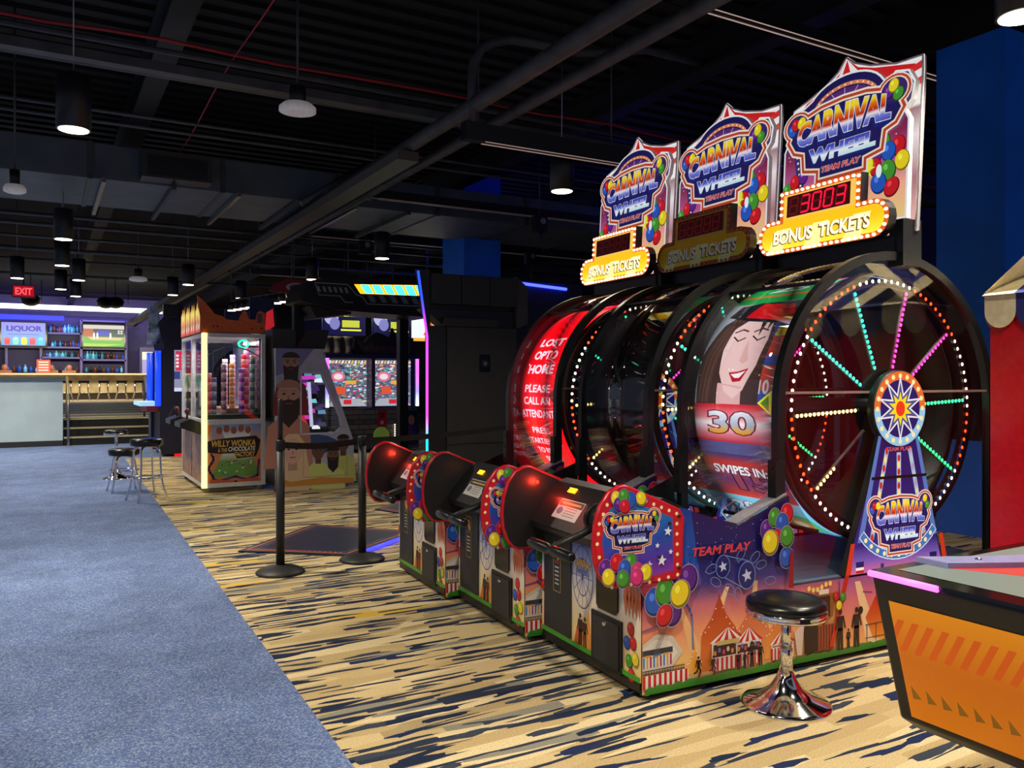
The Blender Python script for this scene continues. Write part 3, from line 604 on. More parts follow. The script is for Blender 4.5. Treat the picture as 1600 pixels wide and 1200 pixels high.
def bulbs(name, pts, x, parent, sp, m, tilt=.06):
    """one small bulb object at every step along the outline, all sharing a mesh"""
    proto = MB().ball((0, 0, 0), (.008, .0125, .0095), 6, 4).build(name, m, parent); acc = 0; first = True
    for k in range(len(pts)):
        a, b = pts[k], pts[(k + 1) % len(pts)]; L = math.hypot(b[0] - a[0], b[1] - a[1]); d = sp - acc
        while d < L:
            u, v = a[0] + (b[0] - a[0]) * d / L, a[1] + (b[1] - a[1]) * d / L
            o = proto if first else proto.copy()
            if not first: COL.objects.link(o); o.parent = parent
            first = False; o.location = (x + (v - 2.3) * tilt, W - u, v); d += sp
        acc = (acc + L) % sp
SIDE_ME = {}
CREAM = mat('sign_edge_white', (236, 232, 228), .4); SILVER = mat('sign_back_silver', (150, 140, 140), .35, .3)
BULBON = mat('marquee_bulb_lit', (255, 236, 190), .4, emit=3.5, noise=0); BULBOFF = mat('marquee_bulb_dark', (170, 120, 90), .3, noise=0)
def led_wheel(root, y, seed, full=True):
    """ferris style wheel: rim, spokes and the LED points on them"""
    mb = MB(); R = .715
    for a, b in ((R + .03, R + .055), (R - .03, R - .012)):
        n = 64; vs = []; 
        for k in range(n):
            t = 2 * PI * k / n; vs += [(CX + .03 + a * math.cos(t), y, CZ + a * math.sin(t)), (CX + .03 + b * math.cos(t), y, CZ + b * math.sin(t)), (CX + .03 + b * math.cos(t), y + .02, CZ + b * math.sin(t)), (CX + .03 + a * math.cos(t), y + .02, CZ + a * math.sin(t))]
        mb.add(vs, [(4 * k + i, 4 * ((k + 1) % n) + i, 4 * ((k + 1) % n) + (i + 1) % 4, 4 * k + (i + 1) % 4) for k in range(n) for i in range(4)])
    rim = mb.build('wheel_rim', mat('wheel_rim_maroon', (52, 22, 24), .4), root)
    pts = []; cx = CX + .03; rng = random.Random(seed)
    N = 88
    for k in range(N):
        t = 2 * PI * k / N; blk = (k // 9) % 2; pts.append((cx + R * math.cos(t), CZ + R * math.sin(t), (255, 60, 20) if blk else (255, 225, 200)))
    cols = [(40, 255, 120), (255, 50, 170), (255, 50, 170), (40, 255, 190), (40, 255, 190), (255, 225, 120), (255, 225, 120), (255, 210, 110), (40, 90, 255), (40, 255, 110)]
    sp = MB()
    for i in range(10):
        t = 2 * PI * i / 10 + .05; ca, sa = math.cos(t), math.sin(t)
        sp.tube([(cx + .2 * ca, y + .01, CZ + .2 * sa), (cx + (R - .02) * ca, y + .01, CZ + (R - .02) * sa)], .009, 6)
        for k in range(15):
            if i in (6, 7) and k < 9: continue
            r = .24 + k * .031; pts.append((cx + r * ca, CZ + r * sa, cols[i]))
    sp.build('wheel_spokes', mat('spoke_tube', (120, 110, 108), .35), root)
    c = Canvas()
    for u, v, col in pts: c.ell(u, v, .0105, .0105, col, n=8, same=True)
    tag(c.build('led_chaser', lambda u, v, h: (u, y - .006, v), LED, root), kind='stuff')
    return rim
def build_machine(loc, rz):
    r = thing('prize_wheel_machine', '', 'arcade machine', loc, rz)
    # cabinet
    box('plinth', (.04, .04, .0), (2.45, W - .04, .04), BLACK, r)
    fp = MB().prism([(.003, .03), (2.49, .03), (2.49, .42), (.90, .42), (.70, .45), (.40, .56), (.26, .62), (.003, .66)], 'y', .012, W - .012).build('cabinet_body', BLACK, r)
    for y0, y1 in ((0, .012), (W - .012, W)):
        sp = MB().prism(side_profile(), 'y', y0, y1).build('side_panel', BLACK, r)
        if y0 == 0: SIDE_ME['s'] = art_side().build('side_artwork', face_negy(0, -.0005, 0), PRINT, sp)
    box('front_panel', (-.004, .012, .05), (.0028, W - .012, .67), BLACK, r); SIDE_ME['f'] = art_front().build('front_artwork', face_negx(-.0045, W, 0), PRINT, r)
    d = MB().prism([(W - .04, .115), (W - .325, .115), (W - .325, .655), (W - .04, .655)], 'x', -.014, -.0055).build('tall_service_door', DARK, r)
    c = Canvas(); c.line([(0, 0), (.075, 0), (.075, .26), (0, .26)], .003, (200, 190, 90), False, True); c.ell(.037, .215, .022, .026, (225, 120, 90)); c.ell(.05, .19, .014, .02, (210, 200, 80)); c.line([(.02, .16), (.055, .16)], .02, (150, 40, 40))
    for k in range(5): c.line([(.018, .13 - k * .022), (.056, .13 - k * .022)], .008, (205, 205, 200), k > 0)
    c.build('card_swipe_decal', face_negx(-.0143, W - .145, .33), PRINT, d)
    rp = [(.185, .36), (.345, .36), (.36, .375), (.36, .55), (.185, .55)]
    MB().prism([(.20, .345), (.345, .345), (.365, .365), (.365, .56), (.18, .56), (.18, .365)], 'x', -.016, -.0055).build('ticket_chute', BLACKG, r)
    ld = MB().prism([(.145, .07), (.41, .07), (.41, .325), (.145, .325)], 'x', -.016, -.0055).build('lower_door', BLACKM, r)
    MB().prism([(.165, .09), (.39, .09), (.39, .305), (.165, .305)], 'x', -.02, -.016).build('door_inset', DARK, ld)
    for z in (.285,): MB().lathe([(.009, -.03), (.011, -.02), (.011, -.016)], (0, .28, z), 12, 'x').build('lock', CHROME, ld)
    MB().lathe([(.008, -.028), (.010, -.02), (.010, -.012)], (0, .27, .53), 12, 'x').build('lock', CHROME, r)
    for x, y in ((.06, .06), (.06, W - .06), (2.4, .06), (2.4, W - .06)): MB().lathe([(.025, 0), (.025, .008), (.008, .012), (.008, .05)], (x, y, 0), 12).build('levelling_foot', CHROME, r)
    # console between the two end plates
    MB().prism([(.0, .62), (-.10, .67), (-.105, .70), (.0, .835), (.07, .905), (.13, .92), (.26, .865), (.26, .62)], 'y', .014, W - .04).build('console_hood', BLACK, r)
    dk_ = Canvas(); dk_.rect(0, 0, .24, .115, (222, 216, 204)); dk_.rect(.005, .075, .235, .11, (60, 60, 66)); dk_.line([(.03, .093), (.21, .093)], .012, (220, 180, 70)); dk_.ell(.045, .045, .028, .022, (130, 125, 160))
    for k in range(4): dk_.line([(.09, .02 + k * .015), (.2, .02 + k * .015)], .004, (120, 120, 125), k > 0)
    nrm = Vector((-.135, 0, .105)).normalized(); up = Vector((.105, 0, .135)).normalized()
    def deck(y0, x0, z0): return lambda u, v, h: (x0 + up.x * v + nrm.x * (h + .001), y0 - u, z0 + up.z * v + nrm.z * (h + .001))
    dk_.build('instruction_card', deck(.72, -.07, .745), PRINT, r)
    b2 = Canvas(); b2.rect(0, 0, .24, .09, (22, 40, 120)); b2.ell(.05, .04, .03, .03, (40, 110, 210)); b2.ell(.05, .04, .02, .02, (22, 40, 120)); b2.ell(.17, .045, .014, .014, (230, 215, 140)); b2.build('start_button_decal', lambda u, v, h: (-.106 + .11 * (.0 if v > .0 else 0) - h + (.09 - v) * .9, .74 - u, .63 + v * .7), PRINT, r)
    nz_ = Vector((-.07, 0, .07)).normalized()
    am = MB(); 
    for i in range(9):
        for j in range(3): am.ball((.033 + j * .008, .72 - i * .0085, .870 + j * .008), (.0035, .0042, .0035), 6, 4)
    am.build('amber_counter', mat('amber_led', (255, 150, 10), .4, emit=9, noise=0), r)
    # swing lever
    lv = MB().lathe([(.062, .03), (.062, .26), (.052, .275)], (-.06, 0, .80), 20, 'y').build('lever_hub', BLACKM, r)
    MB().lathe([(.07, .275), (.07, .30), (.045, .31)], (-.06, 0, .80), 20, 'y').build('hub_collar', BLACK, lv)
    MB().tube([(-.09, .24, .775), (-.2, .235, .735), (-.34, .23, .69)], .019, 10).build('lever_arm', BLACKM, r)
    MB().lathe([(.016, .03), (.024, .045), (.026, .2), (.02, .22), (.02, .24), (.026, .26), (.026, .41), (.018, .43)], (-.35, 0, .686), 14, 'y').build('lever_grip', VINYL, r)
    # end plates
    for y0, nm in ((-.028, 'near'), (W - .045, 'far')):
        ep = MB().prism(plate_outline(), 'y', y0, y0 + .026).build('end_plate', mat('plate_black', (22, 21, 24), .42, noise=.05), r)
        MB().tube([(p[0], y0 + .013, p[1]) for p in plate_outline()], .0135, 6, True).build('plate_trim', REDP, ep)
        if nm == 'near': SIDE_ME['p'] = art_plate().build('plate_artwork', lambda u, v, h: (u, y0 - .0006 - h, v), PRINT, ep)
        for x, z in ((.185, .84), (.185, .60), (.13, .81), (.07, .66)): MB().lathe([(.007, -.006), (.009, -.001)], (x, y0 - .004, z), 8, 'y').build('bolt', BLACKM, ep)
    # deck under the wheel, trough plate
    box('wheel_deck', (.91, .013, .421), (2.485, W - .013, .432), mat('deck_grey', (88, 92, 112), .3), r)
    MB().prism([(.575, .758), (.90, .885), (.90, .895), (.57, .768)], 'y', .012, .10).build('trough_plate', mat('trough_grey', (150, 148, 158), .3, .2), r)
    # arches, acrylic, seams
    for y in (.03, .80):
        mb = MB(); bezel(mb, y, y + .045, RA - .048, RA, .432); mb.build('arch_frame', BLACK, r)
    pane = [(CX + (RA - .047) * math.cos(t), CZ + (RA - .047) * math.sin(t)) for t in [PI * k / 32 for k in range(33)]]
    pane = [(CX + RA - .047, .435)] + pane + [(CX - RA + .047, .435)]
    for y in (.05, .822): MB().prism(pane, 'y', y, y + .004).build('side_pane', GLASS, r)
    box('pane_seam', (CX - RA + .05, .042, 1.395), (CX + RA - .05, .056, 1.408), mat('seam_strip', (150, 118, 112), .4), r)
    def shell(a0, a1, R, m, nm, n=24):
        vs = []
        for k in range(n + 1):
            t = a0 + (a1 - a0) * k / n
            for rr in (R, R + .004):
                for y in (.077, .798): vs.append((CX - rr * math.cos(t), y, CZ + rr * math.sin(t)))
        fs = []
        for k in range(n):
            b = 4 * k; fs += [(b, b + 1, b + 5, b + 4), (b + 2, b + 6, b + 7, b + 3), (b, b + 4, b + 6, b + 2), (b + 1, b + 3, b + 7, b + 5)]
        o = MB().add(vs, fs, True).build(nm, m, r); return o
    shell(-.86, .93, RA - .03, GLASS, 'front_pane'); shell(.96, 2.0, RA - .03, GLASSD, 'top_pane'); shell(2.0, 3.4, RA - .03, BLACK, 'rear_cover')
    for t in (.945, -.87): MB().tube([(CX - (RA - .026) * math.cos(t), .076, CZ + (RA - .026) * math.sin(t)), (CX - (RA - .026) * math.cos(t), .80, CZ + (RA - .026) * math.sin(t))], .012, 6).build('pane_joint', BLACKM, r)
    for y in (.024, .795):
        bk = box('hinge_bracket', (CX - RA - .02, y, .80), (CX - RA + .045, y + .055, 1.06), BLACKM, r)
        for z in (.84, .93, 1.02): MB().lathe([(.008, -.005), (.008, .0)], (CX - RA - .02, y + .03, z), 8, 'x').build('bolt', BLACK, bk)
    # wheel drum
    n = 64; vs = []; 
    for k in range(n):
        t = 2 * PI * k / n
        vs += [(CX + (RS - .004) * math.cos(t), W - SU1 - .004, CZ + (RS - .004) * math.sin(t)), (CX + (RS - .004) * math.cos(t), W - SU0 + .004, CZ + (RS - .004) * math.sin(t)), (CX + (RS - .05) * math.cos(t), W - SU0 + .004, CZ + (RS - .05) * math.sin(t)), (CX + (RS - .05) * math.cos(t), W - SU1 - .004, CZ + (RS - .05) * math.sin(t))]
    MB().add(vs, [(4 * k + i, 4 * ((k + 1) % n) + i, 4 * ((k + 1) % n) + (i + 1) % 4, 4 * k + (i + 1) % 4) for k in range(n) for i in range(4)], True).build('drum_ring', BLACK, r)
    led_wheel(r, .125, 1)
    MB().lathe([(.05, .06), (.05, W - .1)], (CX + .03, 0, CZ), 16, 'y').build('axle', BLACKM, r)
    # hub plate and A-frame on the near side
    hub = MB().lathe([(.205, -.012), (.21, -.008), (.21, .03)], (1.71, 0, 1.31), 40, 'y').build('hub_plate', BLACKM, r)
    c = Canvas(); c.ell(0, 0, .205, .205, (150, 200, 235), n=40); c.poly([(.205 * math.cos(t), .205 * math.sin(t)) for t in [PI * k / 20 for k in range(21)]], (225, 110, 50), convex=True)
    for k in range(20):
        t = 2 * PI * k / 20; c.ell(.18 * math.cos(t), .18 * math.sin(t), .014, .014, (255, 235, 160), n=10, same=k > 0)
    c.ell(0, 0, .158, .158, (36, 30, 100), n=32); c.star(0, 0, .185, .085, 10, (236, 232, 236)); c.star(0, 0, .15, .066, 10, (70, 80, 140)); c.star(0, 0, .095, .05, 10, (246, 215, 40)); c.ell(0, 0, .036, .042, (235, 60, 30)); c.build('hub_artwork', face_negy(1.71, -.0125, 1.31), LIT, hub)
    A = [(1.575, 1.15), (1.845, 1.15), (2.045, .432), (1.31, .432)]
    af = MB().prism([(1.565, 1.17), (1.855, 1.17), (2.07, .432), (1.285, .432)], 'y', -.006, .028).build('a_frame', BLACKM, r)
    c = Canvas(); c.poly([(1.57, 1.165), (1.85, 1.165), (2.06, .436), (1.295, .436)], grad([(.43, (215, 110, 150)), (.5, (120, 90, 180)), (.58, (50, 40, 120)), (1.17, (42, 26, 92))]))
    for s in (-1, 1):
        m_ = 1.71 if s > 0 else 1.695
        c.poly([(m_ + s * .125, 1.165), (m_ + s * .15, 1.165), (m_ + s * .31, .60), (m_ + s * .27, .60)], (90, 120, 190), s > 0)
        c.poly([(m_ + s * .33, .60), (m_ + s * .36, .60), (m_ + s * .40, .436), (m_ + s * .36, .436)], (205, 55, 30), True)
        c.line([(m_ + s * .085, 1.08), (m_ + s * .20, .62)], .03, (170, 190, 225), s > 0)
        for k in range(11): c.ell(m_ + s * (.085 + .115 * k / 10), 1.08 - .46 * k / 10, .012, .02, (250, 225, 130) if k % 2 else (200, 50, 40), n=10, same=k > 0 or s > 0)
    c.line([(1.705, 1.06), (1.705, .8)], .034, (170, 190, 225))
    for k in range(7): c.ell(1.705, 1.04 - k * .038, .012, .019, (250, 225, 130) if k % 2 else (200, 50, 40), n=10, same=k > 0)
    arc = [(1.705 + .345 * math.sin(t), .80 - .29 * math.cos(t)) for t in [-.95 + 1.9 * k / 14 for k in range(15)]]; c.line(arc, .05, (235, 238, 245)); c.line(arc, .04, (70, 120, 190))
    for k in range(11):
        t = -.85 + 1.7 * k / 10; c.ell(1.705 + .345 * math.sin(t), .80 - .29 * math.cos(t), .013, .013, (255, 240, 170), n=10, same=k > 0)
    c.text('TEAM PLAY', 1.705, 1.09, .2, .022, (220, 90, 80), .02); c.rect(1.56, .44, 1.585, .475, (60, 50, 110))
    for u, cc in ((1.40, RED), (1.985, YEL)): c.rect(u - .03, .44, u + .03, .49, (240, 235, 225)); c.rect(u - .03, .47, u + .03, .5, NAV); c.rect(u - .03, .44, u + .03, .455, cc)
    logo(c, 1.715, .675, .46, .30); c.build('a_frame_artwork', face_negy(0, -.0065, 0), LIT, af)
    box('joint_line', (1.49, -.012, .93), (1.925, -.009, .945), BLACK, af)
    # pointer
    py = .072
    # sign carrier
    box('sign_beam', (1.74, .05, 2.165), (1.84, W - .05, 2.27), BLACK, r); 
    for y in (.0, W - .09): box('sign_bracket', (1.75, y, 2.1), (1.90, y + .09, 2.36), BLACK, r)
    tb = sign_slab('sign_tent_board', tent_outline(), 1.85, .02, SILVER, r); art_tent().build('tent_artwork', sign_map(1.849), LIT, tb)
    m2 = sign_slab('sign_logo_board', offset_poly(mid_outline(), .012), 1.79, .03, CREAM, r); art_mid().build('logo_artwork', sign_map(1.7885), LIT, m2)
    MB().tube([(1.84 + .06 * (p[1] - 2.3), W - p[0], p[1]) for p in tent_outline()], .007, 6).build('sign_edge', CREAM, tb)
    return r
def machine_variant(r, k):
    y0 = .077
    bo = sign_slab('bonus_board', bonus_outline(), 1.66, .06, BLACK, r)
    art_bonus().build('bonus_artwork', sign_map(1.6585), LITH if k != 1 else PRINT, bo)
    bulbs('bulb', offset_poly(bonus_outline(), -.014), 1.655, bo, .043, BULBON if k != 1 else BULBOFF)
    art_counter('3003' if k == 0 else '', k == 0).build('digit_counter', sign_map(1.652), LITH if k == 0 else print_mat('counter_dim', .35, .3), bo)
    [art_screen_game, art_screen_off, art_screen_red][k]().build('drum_screen', screen_map(RS), (SCREEN, 0, print_mat('screen_bright', 1.5, .3, .05))[k] if k != 1 else mat('screen_off', (8, 8, 9), .25), r)
    # pointer triangle at the near arch, red lamp by the far plate
    x = CX - RA - .004
    MB().prism([(.12, 1.28), (.22, 1.345), (.12, 1.41)][::-1], 'x', x + .045, x + .06).build('pointer', mat('pointer_lit', (235, 225, 20), .4, emit=1.6) if k == 0 else mat('pointer_dark', (150, 145, 120), .4), r)
    if k == 0: MB().prism([(.135, 1.305), (.195, 1.345), (.135, 1.385)][::-1], 'x', x + .042, x + .046).build('pointer_face', mat('pointer_inner', (110, 180, 30), .4, emit=.8), r)
    if k != 1:
        MB().ball((-.06, W - .045, .905), (.011, .006, .011), 10, 6).build('red_lamp', mat('red_lamp', (255, 20, 10), .3, emit=8, noise=0), r)
        light('red_lamp_light', 'POINT', (-.06, W - .10, .905), 1.1, (1, .04, .02), .01, parent=r)
RM = math.radians(-3.3)
m1 = build_machine((2.375, 2.945, 0), RM)
m2 = copy_tree(m1); m2.location = (2.345, 3.937, 0)
m3 = copy_tree(m1); m3.location = (2.32, 4.92, 0)
for k, (m, lab) in enumerate(((m1, 'nearest prize wheel machine, its counter showing 3003 and a portrait on the drum screen'), (m2, 'middle prize wheel machine with dark drum screen and unlit bonus tickets board'), (m3, 'farthest prize wheel machine with a red error message on its drum screen'))):
    tag(m, lab, 'arcade machine', 'row of three prize wheel machines'); machine_variant(m, k)

# ------------------------------------------------------------------ swivel stool by the nearest machine
def swivel_stool(loc, h, label, rs=.18, rb=.2):
    r = thing('swivel_stool', label, 'stool', loc)
    MB().lathe([(rb, 0), (rb, .008), (rb * .93, .018), (rb * .6, .04), (rb * .36, .075), (rb * .22, .12), (.032, .15)], n=40).build('trumpet_base', CHROME, r)
    MB().lathe([(.030, .12), (.030, h * .52), (.028, h * .53)], n=20).build('outer_tube', CHROME, r)
    MB().lathe([(.022, h * .5), (.022, h - .09)], n=16).build('gas_lift', CHROME, r)
    MB().lathe([(.03, h - .10), (rs * .8, h - .085), (rs * .98, h - .08), (rs, h - .07), (rs * .97, h - .062), (rs, h - .054), (rs * .96, h - .046)], n=40).build('seat_rim', CHROME, r)
    MB().lathe([(rs * .95, h - .05), (rs * .99, h - .035), (rs * .97, h - .018), (rs * .86, h - .004), (rs * .5, h + .004), (.01, h + .005)], n=40).build('seat_cushion', VINYL, r)
    return r
swivel_stool((2.927, 2.603, 0), .485, 'black round swivel stool with chrome trumpet base beside the nearest prize wheel')

# ------------------------------------------------------------------ orange sided machine at the right edge
om = thing('orange_game_cabinet', 'black edged game table with glowing orange side panel and pink base light', 'arcade machine', (2.3, 1.72, 0))
T0, B0 = .86, .33
def lean(z): return -.03 + (T0 - z) * .30
MB().prism([(-.03, T0), (lean(.38), .38), (.21, .32), (1.05, .32), (1.15, T0)], 'y', -1.7, -.04).build('cabinet_body', BLACKM, om, .012)
def pmap(off=0): return lambda u, v, h: (lean(v) - .003 - h - off, -u, v)
c = Canvas(clip=(.09, .40, 1.6, .785)); c.rect(.09, .40, 1.6, .785, grad([(.4, (226, 128, 0)), (.6, (214, 112, 0)), (.77, (236, 146, 10))]))
for k in range(24): c.poly([(.0 + k * .048, .625), (.022 + k * .048, .625), (.085 + k * .048, .73), (.063 + k * .048, .73)], (222, 92, 6), k > 0)
for k in range(16): c.poly([(.06 + k * .05, .468), (.09 + k * .05, .474), (.06 + k * .05, .512)], (140, 92, 10), k > 0)
c.build('orange_side_panel', pmap(), print_mat('orange_backlit', .26, .35, .8), om)
pl = MB(); pl.box((-.035, -1.7, T0), (1.15, -.035, T0 + .012)); pl.build('playfield_top', BLACKG, om)
c = Canvas(); c.rect(.05, -1.6, 1.1, -.08, (120, 136, 132)); c.poly([(.2, -.15), (.9, -.25), (1.0, -.5), (.35, -.42)], (205, 60, 50)); c.poly([(.1, -.5), (1.0, -.7), (1.0, -.95), (.1, -.8)], (120, 175, 150)); c.poly([(.15, -1.0), (1.0, -1.1), (1.0, -1.4), (.2, -1.3)], (210, 70, 60)); c.build('playfield_print', face_up(0, 0, T0 + .013), PRINT, om)
rl = []
for k in range(15):
    t = k / 14; rl.append((.2 + .93 * t, -.15 - .2 * math.sin(PI * t * .8), T0 + .035))
mb = MB()
for i in range(14):
    a, b = rl[i], rl[i + 1]; mb.add([(a[0], a[1], T0 + .012), (b[0], b[1], T0 + .012), (b[0], b[1] + .11, T0 + .012), (a[0], a[1] + .11, T0 + .012), (a[0], a[1], T0 + .03), (b[0], b[1], T0 + .03), (b[0], b[1] + .11, T0 + .03), (a[0], a[1] + .11, T0 + .03)], [(0, 3, 2, 1), (4, 5, 6, 7), (0, 1, 5, 4), (1, 2, 6, 5), (2, 3, 7, 6), (3, 0, 4, 7)])
rr_ = mb.build('curved_rail', mat('rail_lilac', (150, 150, 200), .3), om)
for i in (2, 5, 8, 11): MB().ball((rl[i][0], rl[i][1] + .05, T0 + .031), (.012, .012, .006), 8, 5).build('screw', CHROME, rr_)
MB().tube([(-.035, -.04, T0 + .004), (-.04, -.27, T0 + .004)], .010, 8).build('pink_light_strip', mat('magenta_led', (255, 90, 230), .4, emit=2.5, noise=0), om)
MB().lathe([(.05, .0), (.06, .03), (.045, .07), (.02, .09)], (.95, -.42, T0 + .013), 16).build('puck_post', BLACK, om)
box('base_box', (.36, -1.6, .0), (1.0, -.3, B0), BLACK, om); box('pink_light_panel', (.352, -1.5, .03), (.36, -.32, B0 - .005), mat('pink_lit_panel', (255, 70, 235), .4, emit=1.4, noise=0), om)

# ------------------------------------------------------------------ red booth with scalloped awning
bt = thing('red_booth_game', 'red game booth with navy and cream scalloped awning at the right edge', 'arcade machine', (4.53, 2.6, 0))
MB().box((0, -1.3, 0), (1.05, 0, 1.86)).build('booth_wall', mat('booth_red', (200, 14, 24), .22), bt)
AWW, AWN = mat('awning_cream', (226, 212, 170), .6), mat('awning_navy', (30, 40, 110), .6)
def scallop(mb, a, b, z1, z0, nx):
    """hanging scallop between plan points a and b"""
    n = 10; pts = [(0, z1), (1, z1)] + [(.5 + .5 * math.cos(t), z0 + .09 - .09 * math.sin(t)) for t in [PI * k / n for k in range(n + 1)]]
    P = lambda p, d: (a[0] + (b[0] - a[0]) * p[0] + nx[0] * d, a[1] + (b[1] - a[1]) * p[0] + nx[1] * d, p[1])
    m = len(pts); tr = tessellate_polygon([[Vector((p[0], p[1], 0)) for p in pts]])
    mb.add([P(p, 0) for p in pts] + [P(p, .02) for p in pts], [tuple(t) for t in tr] + [tuple(i + m for i in t) for t in tr] + [(i, (i + 1) % m, (i + 1) % m + m, i + m) for i in range(m)])
for k in range(8):
    mb = MB(); a, b = (-.02, .02 - k * .167), (-.02, .02 - (k + 1) * .167); scallop(mb, a, b, 1.93, 1.75, (-.02, 0))
    mb.add([(a[0] - .02, a[1], 1.93), (b[0] - .02, b[1], 1.93), (.5, b[1], 2.22), (.5, a[1], 2.22)], [(0, 1, 2, 3)]); mb.build('awning_strip', AWN if k % 2 else AWW, bt)
for k in range(6):
    mb = MB(); a, b = (k * .18 - .02, .02), ((k + 1) * .18 - .02, .02); scallop(mb, a, b, 1.93, 1.75, (0, .02))
    mb.add([(a[0], .04, 1.93), (b[0], .04, 1.93), (b[0], -.3, 2.22), (a[0], -.3, 2.22)], [(0, 1, 2, 3)]); mb.build('awning_strip', AWN if k % 2 else AWW, bt)

# ------------------------------------------------------------------ barrier posts with belts
PLAST = mat('stanchion_black', (34, 33, 32), .5)
def stanchion(loc, label, belt_to, rod=False):
    r = thing('belt_stanchion', label, 'stanchion', loc, 0, 'belt barrier posts')
    MB().lathe([(.18, 0), (.182, .012), (.17, .024), (.12, .045), (.05, .062), (.034, .065)], n=36).build('base', PLAST, r)
    MB().lathe([(.032, .06), (.032, .93)], n=18).build('post', PLAST, r)
    hd = MB().lathe([(.034, .93), (.036, .935), (.036, 1.0), (.03, 1.01)], n=18).build('belt_head', BLACKM, r)
    b = Vector(belt_to) - Vector(loc); L = b.length; d = b.normalized(); mb = MB(); n = 10
    for k in range(n):
        p, q = d * (.037 + (L - .08) * k / n), d * (.037 + (L - .08) * (k + 1) / n); z0 = .965 - .02 * math.sin(PI * k / n); z1 = .965 - .02 * math.sin(PI * (k + 1) / n); o = Vector((-d.y, d.x, 0)) * .002
        mb.add([(p.x - o.x, p.y - o.y, z0 - .024), (q.x - o.x, q.y - o.y, z1 - .024), (q.x - o.x, q.y - o.y, z1 + .024), (p.x - o.x, p.y - o.y, z0 + .024), (p.x + o.x, p.y + o.y, z0 - .024), (q.x + o.x, q.y + o.y, z1 - .024), (q.x + o.x, q.y + o.y, z1 + .024), (p.x + o.x, p.y + o.y, z0 + .024)], [(0, 1, 2, 3), (7, 6, 5, 4), (3, 2, 6, 7), (0, 4, 5, 1)])
    mb.build('belt', mat('belt_black', (12, 12, 13), .6), r)
    if rod: MB().lathe([(.019, 1.0), (.019, 1.31), (.012, 1.32)], n=12).build('sign_rod', PLAST, r)
    return r
stanchion((1.57, 6.261, 0), 'left belt barrier post on the plank patterned carpet', (2.256, 6.369, 0), True)
stanchion((2.256, 6.369, 0), 'right belt barrier post beside the floor mat', (4.4, 7.6, 0))

# ------------------------------------------------------------------ floor mats
def mat_thing(pts, label, ns):
    r = thing('floor_mat', label, 'mat', (0, 0, 0), 0, 'dark game floor mats')
    MB().prism(pts, 'z', .001, .014).build('mat_base', mat('mat_navy', (26, 27, 50), .35), r)
    c = Canvas(); q = offset_poly(pts, -.05); c.line(q, .02, (190, 110, 60), False, True); q2 = offset_poly(pts, -.10); c.line(q2, .008, (120, 110, 160), False, True)
    a, b = pts[0], pts[1]
    for k in range(ns):
        t = k / ns; c.line([(q[0][0] + (q[1][0] - q[0][0]) * t, q[0][1] + (q[1][1] - q[0][1]) * t), (q2[0][0] + (q2[1][0] - q2[0][0]) * (t + .02), q2[0][1] + (q2[1][1] - q2[0][1]) * (t + .02))], .012, (200, 100, 50), k > 0)
    c.build('edge_print', face_up(0, 0, .0145), PRINT, r); return r
g = lambda x, y: G(x, y)[:2]
mm = mat_thing([g(372, 863), g(545, 870), g(650, 832), g(490, 821)], 'dark navy floor mat with orange striped edge behind the barrier posts', 18)
a, b = g(562, 868), g(645, 838); MB().tube([(a[0], a[1], .02), (b[0], b[1], .02)], .016, 6).build('blue_edge_light', mat('blue_led', (40, 40, 255), .4, emit=4, noise=0), mm)
mat_thing([g(586, 797), g(640, 806), g(720, 790), g(630, 783)], 'small dark mat with pale outline near the farthest console', 10)

# ------------------------------------------------------------------ tall black cabinet seen from behind, with colour LED edge
bx = thing('tall_black_cabinet', 'tall matt black simulator cabinet with colour changing light edge', 'arcade machine', (4.2, 9.5, 0))
CB = mat('cabinet_charcoal', (44, 44, 45), .55, nscale=4)
box('lower_body', (.30, 0, .03), (1.33, .34, 2.14), CB, bx, .01); box('side_wing', (.03, .02, .03), (.30, .06, 2.14), BLACK, bx, .01)
MB().prism([(.0, 2.36), (.28, 2.14), (1.33, 2.14), (1.33, 2.36)], 'y', .06, .3).build('neck', BLACK, bx)
for k in range(3): box('top_panel', (.06 + k * .42, -.06, 2.42), (.06 + (k + 1) * .42 - .008, .1, 2.80), CB, bx, .008)
box('top_body', (.06, .1, 2.36), (1.32, .34, 2.79), BLACK, bx, .01); box('lip', (.25, -.03, 2.14), (1.05, .14, 2.25), CB, bx, .006)
MB().prism([(1.33, 2.14), (1.5, 2.2), (1.5, 2.7), (1.33, 2.83)], 'y', .0, .34).build('side_cheek', mat('cheek_grey', (70, 68, 70), .5), bx)
box('seam_strip', (.3, -.003, .615), (1.33, .0, .63), BLACK, bx)
sp = box('speaker_plate', (.76, -.012, 1.55), (.92, 0, 1.78), BLACKG, bx, .01); MB().lathe([(.05, -.02), (.056, -.013), (.056, -.006)], (.84, 0, 1.665), 20, 'y').build('speaker_cone', mat('speaker_dark', (16, 16, 17), .6), sp); MB().lathe([(.02, -.03), (.026, -.02)], (.84, 0, 1.665), 14, 'y').build('dust_cap', STEEL, sp)
c = Canvas(step=.1); edge_ = lambda v: -.05 + (.12 * max(0, (2.8 - v) / .8) if v > 2.0 else .12 + 0 * v) 
gl = grad([(.1, (20, 220, 255)), (.7, (30, 200, 255)), (1.0, (255, 60, 190)), (1.8, (230, 60, 255)), (2.2, (150, 50, 255)), (2.45, (40, 60, 255)), (2.85, (20, 60, 255))]); c.rect(-.016, .1, .016, 2.82, gl)
c.build('led_edge', lambda u, v, h: (edge_(v) - .06 + u, -.02, v), LEDS, bx)
MB().prism([(-.14, 2.84), (.06, 2.84), (.06, .05), (.0, .05), (.0, 2.1)], 'y', -.012, .02).build('edge_wing', BLACK, bx)

